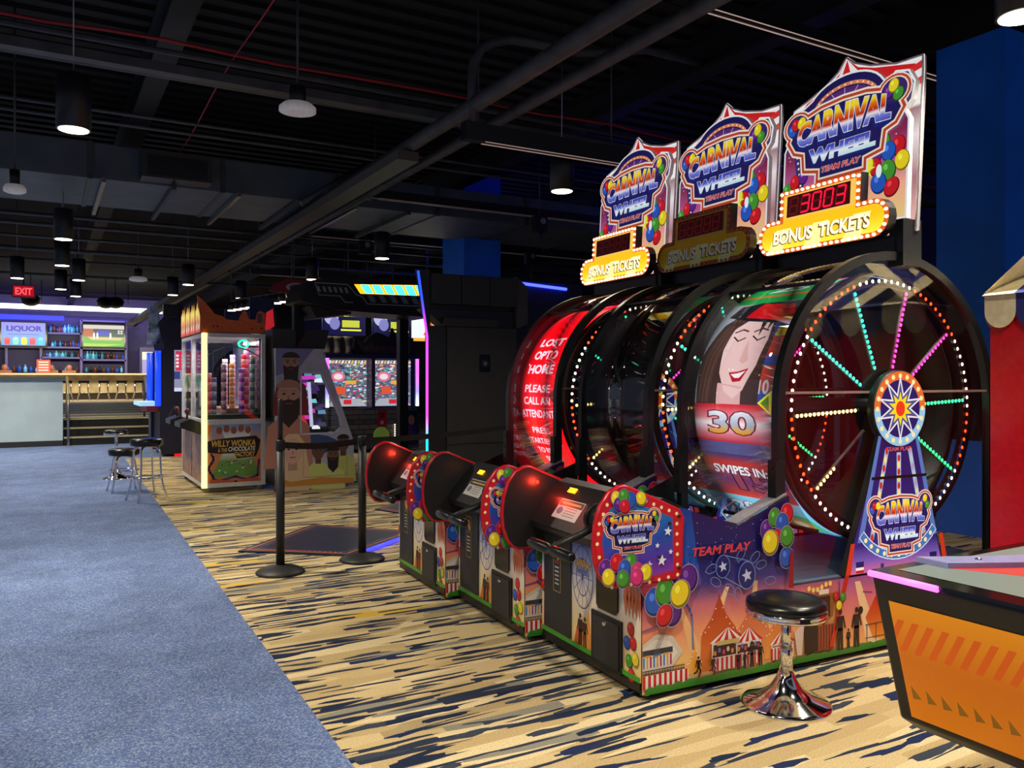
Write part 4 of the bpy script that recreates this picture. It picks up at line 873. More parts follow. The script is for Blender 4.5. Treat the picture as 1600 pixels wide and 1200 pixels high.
# ------------------------------------------------------------------ overhead canopy with green light segments
hd = thing('canopy_header', 'black overhead game canopy with green light segments and orange stripes', 'canopy', (3.3, 12.0, 0))
MB().prism([(0, 2.62), (.55, 2.5), (2.1, 2.44), (2.1, 3.02), (.45, 3.0), (.1, 2.9)], 'y', 0, .9).build('header_box', BLACKM, hd)
c = Canvas(); c.poly([(.82, 2.90), (2.0, 2.95), (2.02, 2.78), (.92, 2.76)], (200, 140, 20)); 
for k in range(6): c.poly([(.92 + k * .18, 2.90 + k * .006), (1.05 + k * .18, 2.905 + k * .006), (1.13 + k * .18, 2.775), (1.0 + k * .18, 2.775)], (60, 245, 225), k > 0)
c.build('green_segments', face_negy(0, -.003, 0), LEDS, hd)
c = Canvas(); 
for k in range(6): c.poly([(1.02 + k * .18, 2.755), (1.11 + k * .18, 2.755), (1.18 + k * .18, 2.64), (1.09 + k * .18, 2.64)], (120, 130, 130), k > 0)
for k in range(6): c.poly([(.24 + k * .085, 2.84), (.28 + k * .085, 2.84), (.31 + k * .085, 2.76), (.27 + k * .085, 2.76)], (150, 152, 152), k > 0)
c.line([(.22, 2.89), (.72, 2.89), (.86, 2.74), (.95, 2.72), (1.03, 2.61), (2.05, 2.61)], .014, (165, 170, 170)); c.line([(.22, 2.89), (.28, 2.71), (.6, 2.71), (.68, 2.62), (.8, 2.62)], .012, (165, 170, 170)); c.build('line_print', face_negy(0, -.003, 0), PRINT, hd)
box('rear_post', (.1, .7, 0), (.25, .85, 2.6), BLACKM, hd); box('rear_post', (1.85, .7, 0), (2.0, .85, 2.5), BLACKM, hd)
MB().prism([(.3, 2.38), (.85, 2.46), (.8, 2.56), (.2, 2.56)], 'y', .2, .9).build('under_lamp', mat('canopy_under_dark', (58, 50, 46), .5), hd)

# ------------------------------------------------------------------ brick fronted coin pusher with two stations, facing the camera
CASX = 4.75; cs = thing('brick_front_coin_pusher', 'wide coin pusher with grey brick front and two brightly lit playfields', 'arcade machine', (CASX, 15.5, 0))
CW = 1.95
box('rear_body', (0, .5, .02), (CW, 1.5, 1.9), BLACK, cs); base = box('front_base', (0, .0, .05), (CW, .55, .86), mat('mortar_dark', (40, 38, 40), .8), cs)
bm_ = None; n = 0
BRICK = [mat('brick_grey_%d' % i, col, .8) for i, col in enumerate(((112, 112, 116), (92, 92, 98), (130, 128, 126)))]
shared = {}
for rz in range(8):
    for k in range(9):
        x0 = k * .225 - (.11 if rz % 2 else 0); x1 = x0 + .212; x0, x1 = max(0.002, x0), min(CW - .002, x1)
        if x1 - x0 < .04: continue
        o = MB().box((x0, -.012, .07 + rz * .098), (x1, .0, .155 + rz * .098)).build('brick', BRICK[(rz * 5 + k * 3) % 3], base); n += 1
c = Canvas(); c.rect(1.05, .5, 1.25, .83, (195, 25, 30)); c.rect(1.1, .68, 1.2, .78, (120, 10, 15)); c.rect(1.12, .55, 1.18, .62, (230, 200, 190)); c.rect(1.63, .1, 1.93, .82, (40, 36, 60)); c.ell(1.78, .62, .07, .1, (180, 120, 90)); c.rect(1.68, .3, 1.9, .5, (60, 40, 90)); c.build('front_decals', face_negy(0, -.013, 0), PRINT, cs)
MB().lathe([(.15, -.03), (.165, -.02), (.165, -.012)], (1.13, 0, .33), 28, 'y').build('green_medallion', mat('medallion_green', (120, 150, 60), .5, emit=.15), cs)
tk = box('ticket_gate', (1.4, -.05, .2), (1.62, -.012, .55), STEEL, cs); box('gate_mouth', (1.46, -.06, .26), (1.56, -.05, .44), BLACK, tk)
mb = MB()
for k in range(8): 
    for x in (1.405, 1.615): mb.ball((x, -.055, .22 + k * .045), .013, 8, 5)
mb.build('gate_bulbs', BULBON, tk)
PF = Canvas()
rng = random.Random(4)
for st in (0, 1):
    u0 = .08 + st * .93; u1 = u0 + .86; PF.rect(u0, .9, u1, 1.84, (96, 100, 120), st > 0)
    for k in range(330):
        u, v = rng.uniform(u0, u1 - .05), rng.uniform(.92, 1.78); a, b = rng.uniform(.02, .08), rng.uniform(.01, .04)
        col = rng.choice([(235, 240, 245), (210, 60, 80), (90, 160, 200), (230, 220, 180), (40, 40, 60), (180, 90, 170), (90, 200, 170), (220, 140, 80), (60, 60, 90), (245, 245, 250)]); PF.poly([(u, v), (min(u1, u + a), v + .01), (min(u1, u + a), v + b), (u, v + b)], col)
    PF.ell(u0 + .25, 1.5, .14, .1, (230, 120, 150)); PF.ell(u0 + .25, 1.5, .09, .06, (250, 230, 230)); PF.rect(u0 + .2, 1.15, u0 + .4, 1.3, (230, 90, 50)); PF.rect(u0 + .4, 1.35, u0 + .62, 1.42, (240, 180, 60))
    for k in range(12): PF.poly([(u0 + .05 + k * .066, 1.76), (u0 + .09 + k * .066, 1.76), (u0 + .11 + k * .066, 1.82), (u0 + .07 + k * .066, 1.82)], (240, 200, 90) if k % 2 else (245, 245, 245), k > 0)
    PF.poly([(u0 + .02, .91), (u1 - .02, .91), (u1 - .15, 1.06), (u0 + .15, 1.06)], (175, 178, 186)); PF.rect(u0 + .36, .95, u0 + .52, 1.04, (215, 40, 50))
PF.build('lit_playfields', face_negy(0, .30, 0), SCREEN, cs)
box('glass_front', (.05, .02, .88), (CW - .05, .026, 1.86), GLASS, cs)
for x, cc in ((.0, 'a'), (CW - .07, 'b')):
    c = Canvas(step=.1); c.rect(0, .9, .07, 1.9, grad([(.9, (200, 230, 255)), (1.2, (120, 110, 255)), (1.6, (200, 80, 250)), (1.9, (240, 90, 220))])); c.build('light_post', face_negy(x, -.005, 0), LEDS, cs)
box('centre_post', (CW / 2 - .035, .0, .88), (CW / 2 + .035, .3, 1.88), mat('post_plum', (90, 50, 90), .4), cs); box('top_rail', (0, -.01, 1.86), (CW, .5, 1.94), mat('rail_navy', (40, 34, 90), .4), cs)
for k in range(9): 
    x = .02 + k * .215
    if 3 <= k <= 7: continue
    MB().lathe([(.1, 1.94), (.09, 2.0), (.095, 2.22), (.11, 2.24), (.11, 2.30)], (x + .1, .3, 0), 12).build('castle_tower', mat('tower_stone', (92, 84, 76), .8, nscale=8, noise=.25), cs)
MB().prism([(.62, 1.94), (1.65, 1.94), (1.62, 2.25), (1.5, 2.5), (1.42, 2.3), (1.3, 2.36), (1.16, 2.4), (1.0, 2.32), (.9, 2.2), (.7, 2.25)], 'y', .3, .4).build('topper_silhouette', mat('topper_dark', (22, 18, 24), .6), cs)
c = Canvas(); c.text('Castlevania', 1.12, 2.08, .9, .17, (12, 10, 14), .02, (120, 84, 70), .03); c.build('topper_lettering', face_negy(0, .295, 0), PRINTS, cs)

# wall screens behind it
def tv(name, label, a, wd, ht, art, loc, cat='television', th=.05, m=SCREEN):
    r = thing(name, label, cat, loc); box('bezel', (0, 0, 0), (wd, th, ht), BLACKG, r, .005); art.build('screen', face_negy(0, -.001, 0), m, r); MB().tube([(wd / 2, .03, ht), (wd / 2, .03, ZC - loc[2])], .02, 8).build('ceiling_pole', BLACKM, r); return r
for k, (x, lab) in enumerate(((5.45, 'left of two hanging promotion screens with yellow lettering above the brick pusher'), (6.62, 'right of two hanging promotion screens with yellow lettering above the brick pusher'))):
    c = Canvas(); c.rect(.02, .02, 1.0, .7, (24, 22, 60)); c.ell(.2, .45, .17, .2, (170, 170, 215)); c.ell(.28, .28, .12, .14, (120, 120, 180)); c.text('ALL DAY', .66, .52, .48, .15, (240, 245, 60), .03, None, 0, 0, .1); c.rect(.42, .12, .9, .16, (220, 225, 70)); c.rect(.45, .2, .86, .36, (190, 195, 60)); tv('promo_screen', lab, None, 1.02, .72, c, (x, 18.0, 2.42), 'screen')
c = Canvas(); c.rect(.02, .02, .82, .66, (225, 232, 240)); c.poly([(.3, .15), (.5, .5), (.62, .2)], (225, 110, 60)); c.ell(.66, .3, .12, .14, (90, 190, 90)); c.rect(.02, .02, .82, .09, (230, 170, 60)); tv('menu_screen', 'bright white menu screen beside the colour lit cabinet edge', None, .84, .68, c, (7.15, 17.0, 2.28), 'screen')
lb = thing('globe_lamp', 'round glowing white lamp above the menu screen', 'lamp', (7.35, 16.6, 2.93)); MB().lathe([(.28, 0), (.3, .05), (.26, .22), (.1, .26)], n=24).build('globe', mat('globe_lit', (255, 250, 235), .5, emit=2, noise=0), lb); MB().tube([(0, 0, .25), (0, 0, ZC - 2.93)], .01, 6).build('cord', BLACKM, lb)

# ------------------------------------------------------------------ slope fronted coin pusher with printed figures
pw = thing('printed_coin_pusher', 'pale coin pusher with sloped glass and printed wrestler portraits on its side', 'arcade machine', (2.62, 10.7, 0))
PR = [(0, .06), (1.05, .06), (1.05, .62), (.61, 1.86), (0, 1.86)]
hole = [(.34, .75), (.78, .75), (.86, .82), (.84, .95), (.60, 1.52), (.36, 1.54), (.34, 1.5)]
mb = MB(); pts3 = [[Vector((p[0], p[1], 0)) for p in PR], [Vector((p[0], p[1], 0)) for p in hole]]
def holed_panel(y0, y1):
    allp = PR + hole; tr = tessellate_polygon(pts3); n = len(allp); m = MB()
    m.add([(p[0], y0, p[1]) for p in allp] + [(p[0], y1, p[1]) for p in allp], [tuple(t) for t in tr] + [tuple(i + n for i in t) for t in tr] + [(i, (i + 1) % 5, (i + 1) % 5 + n, i + n) for i in range(5)] + [(5 + i, 5 + (i + 1) % 7, 5 + (i + 1) % 7 + n, 5 + i + n) for i in range(7)]); return m
pn = holed_panel(0, .03).build('side_panel', mat('panel_lilac_grey', (176, 176, 196), .4, nscale=5), pw)
c = Canvas()
c.rect(.0, .06, 1.05, .3, grad([(.06, (225, 170, 90)), (.3, (190, 190, 205))])); c.poly([(.0, 1.86), (.5, 1.86), (.3, 1.6), (.0, 1.5)], (120, 125, 170)); c.poly([(.12, .7), (.3, .78), (.7, .70), (.9, .6), (.6, .45), (.1, .5)], (50, 80, 130))
def head(u, v, s, skin, hair, beard=None, long=None, shirt=(60, 50, 60)):
    c.poly([(u - .9 * s, v - 2.6 * s), (u - .75 * s, v - 1.1 * s), (u - .25 * s, v - .7 * s), (u + .25 * s, v - .7 * s), (u + .75 * s, v - 1.1 * s), (u + .9 * s, v - 2.6 * s)], shirt)
    if long: c.poly([(u - .5 * s, v + .4 * s), (u - .2 * s, v + .75 * s), (u + .25 * s, v + .75 * s), (u + .55 * s, v + .3 * s), (u + .85 * s, v - 1.6 * s), (u + .4 * s, v - 2.0 * s), (u - .5 * s, v - 1.9 * s), (u - .75 * s, v - 1.2 * s)], long)
    c.rect(u - .2 * s, v - .85 * s, u + .2 * s, v - .3 * s, tuple(x * .85 for x in skin)); c.ell(u, v, .42 * s, .56 * s, skin, n=20)
    if not long: c.poly([(u + .44 * s * math.cos(t), v + .3 * s + .3 * s * math.sin(t)) for t in [PI * k / 12 for k in range(13)]], hair)
    if beard: c.poly([(u - .4 * s, v - .05 * s), (u - .2 * s, v - .16 * s), (u, v - .12 * s), (u + .2 * s, v - .16 * s), (u + .4 * s, v - .05 * s), (u + .34 * s, v - .8 * s), (u, v - 1.15 * s), (u - .34 * s, v - .8 * s)], beard)
    for e in (-.17, .17): c.ell(u + e * s, v + .08 * s, .07 * s, .035 * s, (30, 22, 22), n=8, same=e > 0); c.line([(u + (e - .1) * s, v + .18 * s), (u + (e + .1) * s, v + .19 * s)], .04 * s, hair, True)
    c.poly([(u, v + .05 * s), (u + .07 * s, v - .13 * s), (u - .07 * s, v - .13 * s)], tuple(x * .82 for x in skin)); c.line([(u - .12 * s, v - .27 * s), (u + .12 * s, v - .27 * s)], .04 * s, (140, 60, 60))
head(.2, 1.66, .26, (176, 130, 112), (50, 35, 35), (60, 40, 38), None, (130, 40, 50)); head(.17, 1.24, .36, (196, 150, 128), (170, 128, 110), (48, 32, 30), None, (190, 130, 110))
head(.56, .50, .19, (110, 74, 58), (24, 18, 18), None, None, (205, 215, 120)); head(.90, .60, .2, (104, 70, 56), (24, 18, 18), None, None, (190, 195, 110)); head(.76, .44, .2, (120, 82, 64), (24, 18, 18), (30, 22, 22), None, (205, 210, 130)); head(.22, .52, .3, (216, 172, 150), (120, 80, 60), None, (222, 190, 150), (120, 70, 70))
c.poly([(0, .06), (1.05, .06), (1.05, .12), (.6, .16), (.2, .12), (0, .2)], (205, 140, 60)); c.line([(.36, .17), (.95, .17), (.95, .62), (.36, .62)], .004, (90, 80, 90), False, True)
q = offset_poly(hole, .012); c.line(q, .02, (205, 205, 222), False, True); c.build('side_print', face_negy(0, -.001, 0), PRINTS, pn)
holed_panel(1.0, 1.03).build('side_panel', BLACK, pw); box('back_panel', (0, .03, .06), (.03, 1.0, 1.86), BLACK, pw); box('lower_cabinet', (.03, .03, .06), (1.04, 1.0, .7), BLACK, pw)
MB().prism(hole, 'y', .012, .016).build('side_window', GLASS, pw)
rng = random.Random(8); 
pf = Canvas()
for k in range(90):
    u, v = rng.uniform(.05, .8), rng.uniform(.72, 1.6); pf.poly([(u, v), (u + .12, v), (u + .1, v + .06), (u, v + .05)], rng.choice([(120, 200, 210), (200, 60, 180), (240, 245, 250), (60, 60, 80), (90, 140, 180), (60, 40, 90), (30, 30, 40), (40, 30, 60)]))
pf.line([(.36, 1.4), (.62, .8)], .06, (190, 40, 50)); pf.line([(.66, 1.4), (.70, .8)], .05, (190, 190, 220)); pf.build('lit_interior', face_negy(0, .8, 0), SCREEN, pw)
box('topper_box', (.0, .15, 1.862), (.30, .9, 2.12), BLACK, pw); MB().prism([(.32, 1.865), (.68, 1.865), (.74, 2.12), (.46, 2.12)], 'y', .1, .2).build('topper_sign', BLACKM, pw)
for x in (.06, .98): MB().lathe([(.03, -.015), (.03, .015)], (x, .1, .03), 14, 'y').build('caster', STEEL, pw)
light('under_glow', 'AREA', (.6, .6, .055), 6, (.05, .2, 1), (.8, .6), parent=pw)

# two free standing topper boards seen between the pushers
tpb = thing('topper_board', 'plain dark blue and red topper board above the pale pusher', 'sign', (2.66, 12.4, 2.05)); box('back', (0, 0, 0), (.36, .03, .62), mat('topper_blue', (34, 46, 96), .5), tpb); c = Canvas(); c.poly([(.22, .1), (.36, .2), (.34, .46), (.24, .4)], (190, 30, 40)); c.rect(.02, .0, .22, .14, (205, 205, 160)); c.build('face_print', face_negy(0, -.001, 0), LIT, tpb)
box('stand', (.14, .04, -2.05), (.2, .1, .3), BLACKM, tpb)
ch = thing('monitor_back', 'grey angled monitor housing beside the topper board', 'monitor', (2.95, 13.2, 0)); MB().prism([(.0, 1.95), (.3, 2.1), (.3, 2.55), (.04, 2.5)], 'y', 0, .4).build('housing', mat('housing_slate', (74, 78, 104), .5), ch); box('pole', (.1, .15, 0), (.18, .25, 2.0), BLACKM, ch)

# ------------------------------------------------------------------ candy pusher with orange topper
wk = thing('candy_coin_pusher', 'white framed candy coin pusher with orange skyline topper and glowing yellow corner', 'arcade machine', (1.78, 10.99, 0))
D, LW, TH = .78, 1.82, 2.05
FR = mat('frame_white', (206, 206, 208), .35)
for x, y in ((0, 0), (D - .05, 0), (0, LW - .05), (D - .05, LW - .05)): box('corner_post', (x, y, .07), (x + .05, y + .05, TH), FR, wk)
for z0, z1 in ((.07, .12), (.88, .94), (TH - .05, TH)):
    for a, b in (((.05, 0, z0), (D - .05, .05, z1)), ((.05, LW - .05, z0), (D - .05, LW, z1)), ((0, .05, z0), (.05, LW - .05, z1)), ((D - .05, .05, z0), (D, LW - .05, z1))): box('frame_rail', a, b, FR, wk)
box('door_stile', (-.004, LW / 2 - .04, .94), (.046, LW / 2 + .04, TH - .05), FR, wk)
box('glow_corner', (-.012, -.012, .07), (.05, .05, TH), mat('yellow_glow', (250, 245, 150), .4, emit=1.3, noise=0), wk).scale = (1, 1, 1)
sp_ = box('lower_panel', (.05, .012, .12), (D - .05, .04, .88), FR, wk)
c = Canvas(clip=(.055, .125, D - .055, .875)); c.rect(.05, .12, D - .05, .88, grad([(.12, (190, 110, 60)), (.6, (225, 150, 90)), (.88, (110, 160, 215))]))
c.poly([(.1, .2), (.3, .62), (.2, .86), (.62, .86), (.55, .6), (.72, .2)], grad([(.2, (90, 150, 60)), (.4, (110, 160, 80)), (.5, (225, 225, 220)), (.72, (235, 235, 235)), (.86, (110, 160, 215))]))
for k in range(5): c.ell(.2 + k * .09, .80 + .02 * (k % 2), .04, .05, (150, 88, 54), n=10, same=k > 0)
c.poly([(.05, .7), (.13, .86), (.05, .88)], (200, 110, 60)); rng = random.Random(2)
for k in range(26): c.ell(rng.uniform(.16, .62), rng.uniform(.22, .4), .014, .01, rng.choice([(240, 240, 230), (200, 50, 50), (60, 120, 40)]), n=6, same=k > 0)
cu_ = [(.1 + .03 * math.sin(k), .5 - k * .04) for k in range(9)] + [(.2, .15), (.4, .2), (.55, .15), (.68, .2), (.7, .4)]; c.line(cu_, .03, (80, 50, 110)); c.line([(.1, .15), (.4, .12), (.68, .15)], .05, (190, 90, 50))
bl = [(.06, .52), (.05, .66), (.12, .68), (.3, .7), (.66, .72), (.72, .66), (.7, .55), (.66, .45), (.42, .43), (.38, .5), (.2, .5)]; c.poly(bl, (34, 24, 26))
c.text('WILLY WONKA', .38, .63, .56, .085, (226, 186, 70), .03, None, 0, .1); c.text('& THE', .24, .545, .11, .05, (226, 186, 70), .02, None, 0, .1); c.text('CHOCOLATE', .48, .555, .34, .06, (235, 232, 225), .03, None, 0, .1); c.text('FACTORY', .52, .485, .26, .06, (226, 186, 70), .03, None, 0, .1); c.build('panel_artwork', face_negy(0, .011, 0), PRINT, sp_)
box('side_glass', (.05, .02, .94), (D - .05, .026, TH - .05), GLASS, wk)
for k in range(2):
    y0 = .05 + k * LW / 2; box('front_glass', (.02, y0, .94), (.026, y0 + LW / 2 - .05, TH - .05), GLASS, wk)
    fp_ = box('front_lower_panel', (.005, y0, .12), (.04, y0 + LW / 2 - .05, .88), mat('candy_brown_panel', (150, 110, 90), .4, noise=.25, nscale=9), wk)
    ct = MB().prism([(-.25, .84), (.0, .74), (.0, .90), (-.12, .95), (-.25, .9)], 'y', y0 + .12, y0 + .62).build('control_shelf', BLACK, wk); MB().lathe([(.012, .0), (.012, .08), (.03, .1), (.03, .13), (.01, .15)], (-.14, y0 + .3, .93), 12).build('joystick', mat('stick_maroon', (110, 40, 40), .4), ct)
box('playfield', (.06, .06, .94), (D - .06, LW - .06, 1.0), mat('playfield_dark', (46, 58, 44), .4), wk); box('mirror_back', (D - .07, .06, .94), (D - .06, LW - .06, TH - .05), mat('mirror_grey', (150, 152, 160), .15, .8), wk); box('roof_panel', (0.05, .05, TH - .03), (D - .05, LW - .05, TH), FR, wk)
box('pusher_block', (.3, .3, 1.0), (.7, 1.4, 1.07), mat('pusher_tan', (150, 110, 80), .4), wk); light('interior_lamp', 'AREA', (.4, .8, TH - .08), 22, (1, .97, .95), (.5, 1.2), parent=wk)
MB().tube([(.06 + .66 * k / 10, .09, 1.76 + .12 * math.sin(PI * k / 10)) for k in range(11)], .008, 6).build('gantry_arc', BLACKM, wk); box('gantry_rail', (.06, .15, 1.88), (D - .06, .17, 1.9), BLACKM, wk); MB().tube([(.52 + .06 * math.cos(2 * PI * k / 16), .1, 1.92 + .05 * math.sin(2 * PI * k / 16)) for k in range(16)], .014, 6, True).build('green_ring', mat('green_led', (30, 230, 160), .4, emit=2, noise=0), wk)
for x in (.06, D - .06):
    for y in (.08, LW - .08): MB().lathe([(.035, -.015), (.035, .015)], (x, y, .036), 14, 'y').build('caster', STEEL, wk)
sky = [(0, 2.055), (D, 2.055), (D, 2.33), (D - .06, 2.36), (D - .1, 2.33), (D - .12, 2.24), (D - .2, 2.24), (D - .24, 2.34), (D - .28, 2.36), (D - .34, 2.22), (.3, 2.23), (.24, 2.27), (.14, 2.30), (.1, 2.36), (.0, 2.47), (-.07, 2.53)]
tw = MB().prism(sky, 'y', .02, .045).build('orange_topper', mat('topper_orange', (206, 92, 34), .5), wk)
c = Canvas(); 
for u, v in ((.12, 2.13), (.17, 2.13), (.72, 2.12), (.6, 2.11)): c.rect(u, v, u + .025, v + .02, (60, 30, 30), True)
c.rect(D - .1, 2.2, D - .04, 2.32, (90, 60, 80)); c.build('skyline_print', face_negy(0, .0195, 0), PRINTS, tw)
for k in range(4):
    y0 = .1 + k * .42; o = MB().prism([(y0 + .4, 2.06), (y0, 2.06), (y0 - .01, 2.35), (y0 + .06, 2.48), (y0 + .14, 2.36), (y0 + .2, 2.52 if k < 1 else 2.44), (y0 + .3, 2.38), (y0 + .36, 2.4)], 'x', -.02, .0).build('flame_board', mat('flame_edge', (200, 110, 50), .5), wk)
    c = Canvas(); c.poly([(-y0 - .4 + .02, 2.07), (-y0 - .01, 2.07), (-y0 - .0, 2.34), (-y0 - .06, 2.45), (-y0 - .14, 2.34), (-y0 - .2, 2.46), (-y0 - .3, 2.36), (-y0 - .36, 2.37)], grad([(2.06, (225, 70, 30)), (2.2, (245, 150, 50)), (2.32, (250, 225, 60)), (2.5, (240, 160, 40))]))
    for i in range(5): c.ell(-y0 - .08 - i * .06, 2.14 + .05 * (i % 3), .03, .045, [(235, 235, 225), (60, 140, 60), (230, 60, 40)][i % 3], n=8, same=i > 0)
    c.build('flame_print', face_negx(-.0205, 0, 0), LIT, o)
# prize stacks standing inside
pc = [(.30, .25, (120, 60, 120), .70), (.42, .35, (235, 150, 60), .62), (.36, .5, (210, 205, 215), .66), (.52, .22, (70, 50, 190), .62), (.58, .36, (215, 30, 40), .74), (.63, .45, (230, 60, 140), .9), (.66, .22, (90, 95, 100), .8), (.2, .4, (60, 70, 120), .5), (.12, .3, (200, 50, 80), .55), (.48, .6, (190, 170, 190), .75)]
for i, (x, y, col, h) in enumerate(pc):
    nm = ['purple', 'orange', 'silver', 'blue', 'red', 'pink', 'grey', 'navy', 'crimson', 'mauve'][i]
    r = thing('prize_stack', nm + ' striped prize stack standing inside the candy coin pusher', 'prize', (1.78 + x, 10.99 + y, 1.0 if x < .3 or y < .3 or x > .65 else 1.07), 0, 'prize stacks in the candy pusher')
    mb1, mb2 = MB(), MB(); n = int(h / .06)
    for k in range(n): (mb1 if k % 2 else mb2).lathe([(.032, k * .06), (.036, k * .06 + .008), (.036, k * .06 + .05), (.032, k * .06 + .058)], n=8)
    mb1.build('coloured_tier', mat('tier_' + nm, col, .4), r); mb2.build('pale_tier', mat('tier_pale_' + nm, tuple(min(255, int(q * .5 + 110)) for q in col), .4), r)

# ------------------------------------------------------------------ dark blue pusher behind it
mv = thing('dark_blue_coin_pusher', 'dark navy coin pusher with blue light tube behind the candy pusher', 'arcade machine', (1.86, 16.5, 0))
NAVY = mat('cabinet_navy', (26, 27, 54), .4); PRO = [(.05, .04), (1.1, .04), (1.1, 2.3), (.72, 2.42), (.12, 2.62), (.02, 2.5), (.12, 2.02), (.05, 1.95)]
h2 = [(.30, 1.22), (1.0, 1.22), (1.0, 2.0), (.30, 2.0)]
def holed(P_, H_, y0, y1):
    allp = P_ + H_; tr = tessellate_polygon([[Vector((p[0], p[1], 0)) for p in P_], [Vector((p[0], p[1], 0)) for p in H_]]); n = len(allp); a, b = len(P_), len(H_); m = MB()
    m.add([(p[0], y0, p[1]) for p in allp] + [(p[0], y1, p[1]) for p in allp], [tuple(t) for t in tr] + [tuple(i + n for i in t) for t in tr] + [(i, (i + 1) % a, (i + 1) % a + n, i + n) for i in range(a)] + [(a + i, a + (i + 1) % b, a + (i + 1) % b + n, a + i + n) for i in range(b)]); return m
sp2 = holed(PRO, h2, 0, .04).build('side_panel', NAVY, mv); c = Canvas(); c.text('MARVEL', .72, 2.3, .3, .1, (215, 205, 200), .03); c.line([(.2, .75), (.3, .95), (.4, .8), (.28, .7), (.5, .72), (.75, .85)], .012, (90, 90, 120)); c.line([(.3, .9), (.6, .7), (.8, .95)], .012, (90, 90, 120)); c.ell(.72, .38, .12, .12, (40, 42, 64)); c.build('side_print', face_negy(0, -.001, 0), PRINTS, sp2)
holed(PRO, h2, 1.4, 1.44).build('side_panel', NAVY, mv); box('lower_cabinet', (.1, .04, .05), (1.08, 1.4, 1.18), NAVY, mv); box('red_plinth', (.3, -.05, 0), (1.2, .0, .05), mat('red_lit_plinth', (220, 20, 30), .4, emit=.6, noise=0), mv); box('side_glass', (.3, .02, 1.22), (1.0, .024, 2.0), GLASS, mv)
c = Canvas(); c.rect(.3, 1.2, 1.02, 2.02, (150, 150, 175)); c.rect(.42, 1.62, .9, 2.0, (215, 50, 90)); 
for k in range(20): c.ell(.45 + .1 * (k % 5), 1.7 + .07 * (k // 5), .03, .025, (250, 235, 235), n=8, same=k > 0)
c.rect(.3, 1.45, .5, 1.6, (60, 70, 130)); c.rect(.36, 1.2, .95, 1.28, (210, 225, 250)); c.ell(.66, 1.58, .14, .05, (225, 40, 50)); c.line([(.62, 1.55), (.62, 1.3)], .04, (60, 220, 90)); c.line([(.8, 1.5), (.9, 1.3)], .05, (50, 200, 130)); c.build('lit_interior', face_negy(0, .7, 0), SCREEN, mv)
for y in (.02, 1.38): MB().lathe([(.055, .95), (.055, 1.98)], (.02, y, 0), 14).build('blue_light_tube', mat('blue_tube', (20, 60, 235), .4, emit=1.2, noise=0), mv)
box('control_shelf', (-.28, .1, .95), (.06, 1.3, 1.02), mat('shelf_ice', (170, 215, 245), .3, emit=.5), mv); box('shelf_apron', (-.16, .14, .84), (.06, 1.3, .95), mat('apron_red', (150, 30, 50), .4), mv)
tpm = MB().prism([(-.14, 2.1), (.1, 2.12), (.06, 2.75), (-.02, 2.86), (-.1, 2.8)], 'y', .2, .3).build('topper_figure_board', mat('topper_pale', (150, 170, 215), .5, noise=.5, nscale=8), mv); box('topper_fist', (.12, .05, 2.62), (.36, .2, 2.86), BLACK, mv)

# ------------------------------------------------------------------ four legged stools
def leg_stool(loc, h, label, rot):
    r = thing('chrome_leg_stool', label, 'stool', loc, rot, 'four legged chrome stools'); 
    MB().lathe([(.17, h - .09), (.185, h - .08), (.19, h - .03), (.18, h - .008), (.12, h), (.01, h)], n=28).build('seat', VINYL, r)
    for k in range(4):
        a = PI / 4 + k * PI / 2; ca, sa = math.cos(a), math.sin(a); MB().tube([(.06 * ca, .06 * sa, h - .1), (.13 * ca, .13 * sa, h - .11), (.155 * ca, .155 * sa, h - .16), (.17 * ca, .17 * sa, .3), (.19 * ca, .19 * sa, .2), (.25 * ca, .25 * sa, .0)], .0125, 8).build('leg', CHROME, r)
    MB().tube([(.175 * math.cos(2 * PI * k / 28), .175 * math.sin(2 * PI * k / 28), .28) for k in range(28)], .010, 6, True).build('foot_ring', CHROME, r); return r
leg_stool((1.10, 10.75, 0), .75, 'taller black topped chrome leg stool in front of the candy pusher', .3)
leg_stool((.93, 11.75, 0), .56, 'lower black topped chrome leg stool behind the taller one', .1)
swivel_stool((.95, 13.3, 0), .72, 'chrome rimmed pedestal stool in front of the stairs', .17, .19)

# ------------------------------------------------------------------ raised bar at the far left
PZ = .56
PLANKM = mat('platform_wood', (206, 192, 158), .45, noise=.15, nscale=4)
def plank_floor():
    m = PLANKM; nt = m.node_tree; b = nt.nodes['Principled BSDF']; tc = nt.nodes.new('ShaderNodeTexCoord'); wv = nt.nodes.new('ShaderNodeTexWave'); wv.bands_direction = 'Y'; wv.inputs['Scale'].default_value = .17; nt.links.new(tc.outputs['Object'], wv.inputs['Vector'])
    cr = nt.nodes.new('ShaderNodeValToRGB'); cr.color_ramp.elements[0].position = .25; cr.color_ramp.elements[0].color = (*lin((96, 84, 76)), 1); cr.color_ramp.elements[1].position = .4; cr.color_ramp.elements[1].color = (*lin((216, 202, 168)), 1)
    nt.links.new(wv.outputs['Fac'], cr.inputs['Fac']); nt.links.new(cr.outputs['Color'], b.inputs['Base Color'])
plank_floor()
struct('floor_platform', MB().box((.42, 21.3, 0), (6, 42.9, PZ)).box((-8, 20.6, 0), (.42, 42.9, PZ)), PLANKM)
RIS = mat('stair_riser_dark', (26, 26, 24), .6); NOSE = mat('stair_nosing', (196, 184, 140), .5)
st = thing('entrance_stairs', 'dark stairs with pale nosings rising to the bar platform', 'stairs', (.42, 20.3, 0))
for k in range(3):
    t = box('tread', (0, k * .33, 0), (3.2, 1.0, PZ * (k + 1) / 3 - .002), RIS, st); box('nosing', (0, k * .33 - .012, PZ * (k + 1) / 3 - .035), (3.2, k * .33 + .03, PZ * (k + 1) / 3), NOSE, t)
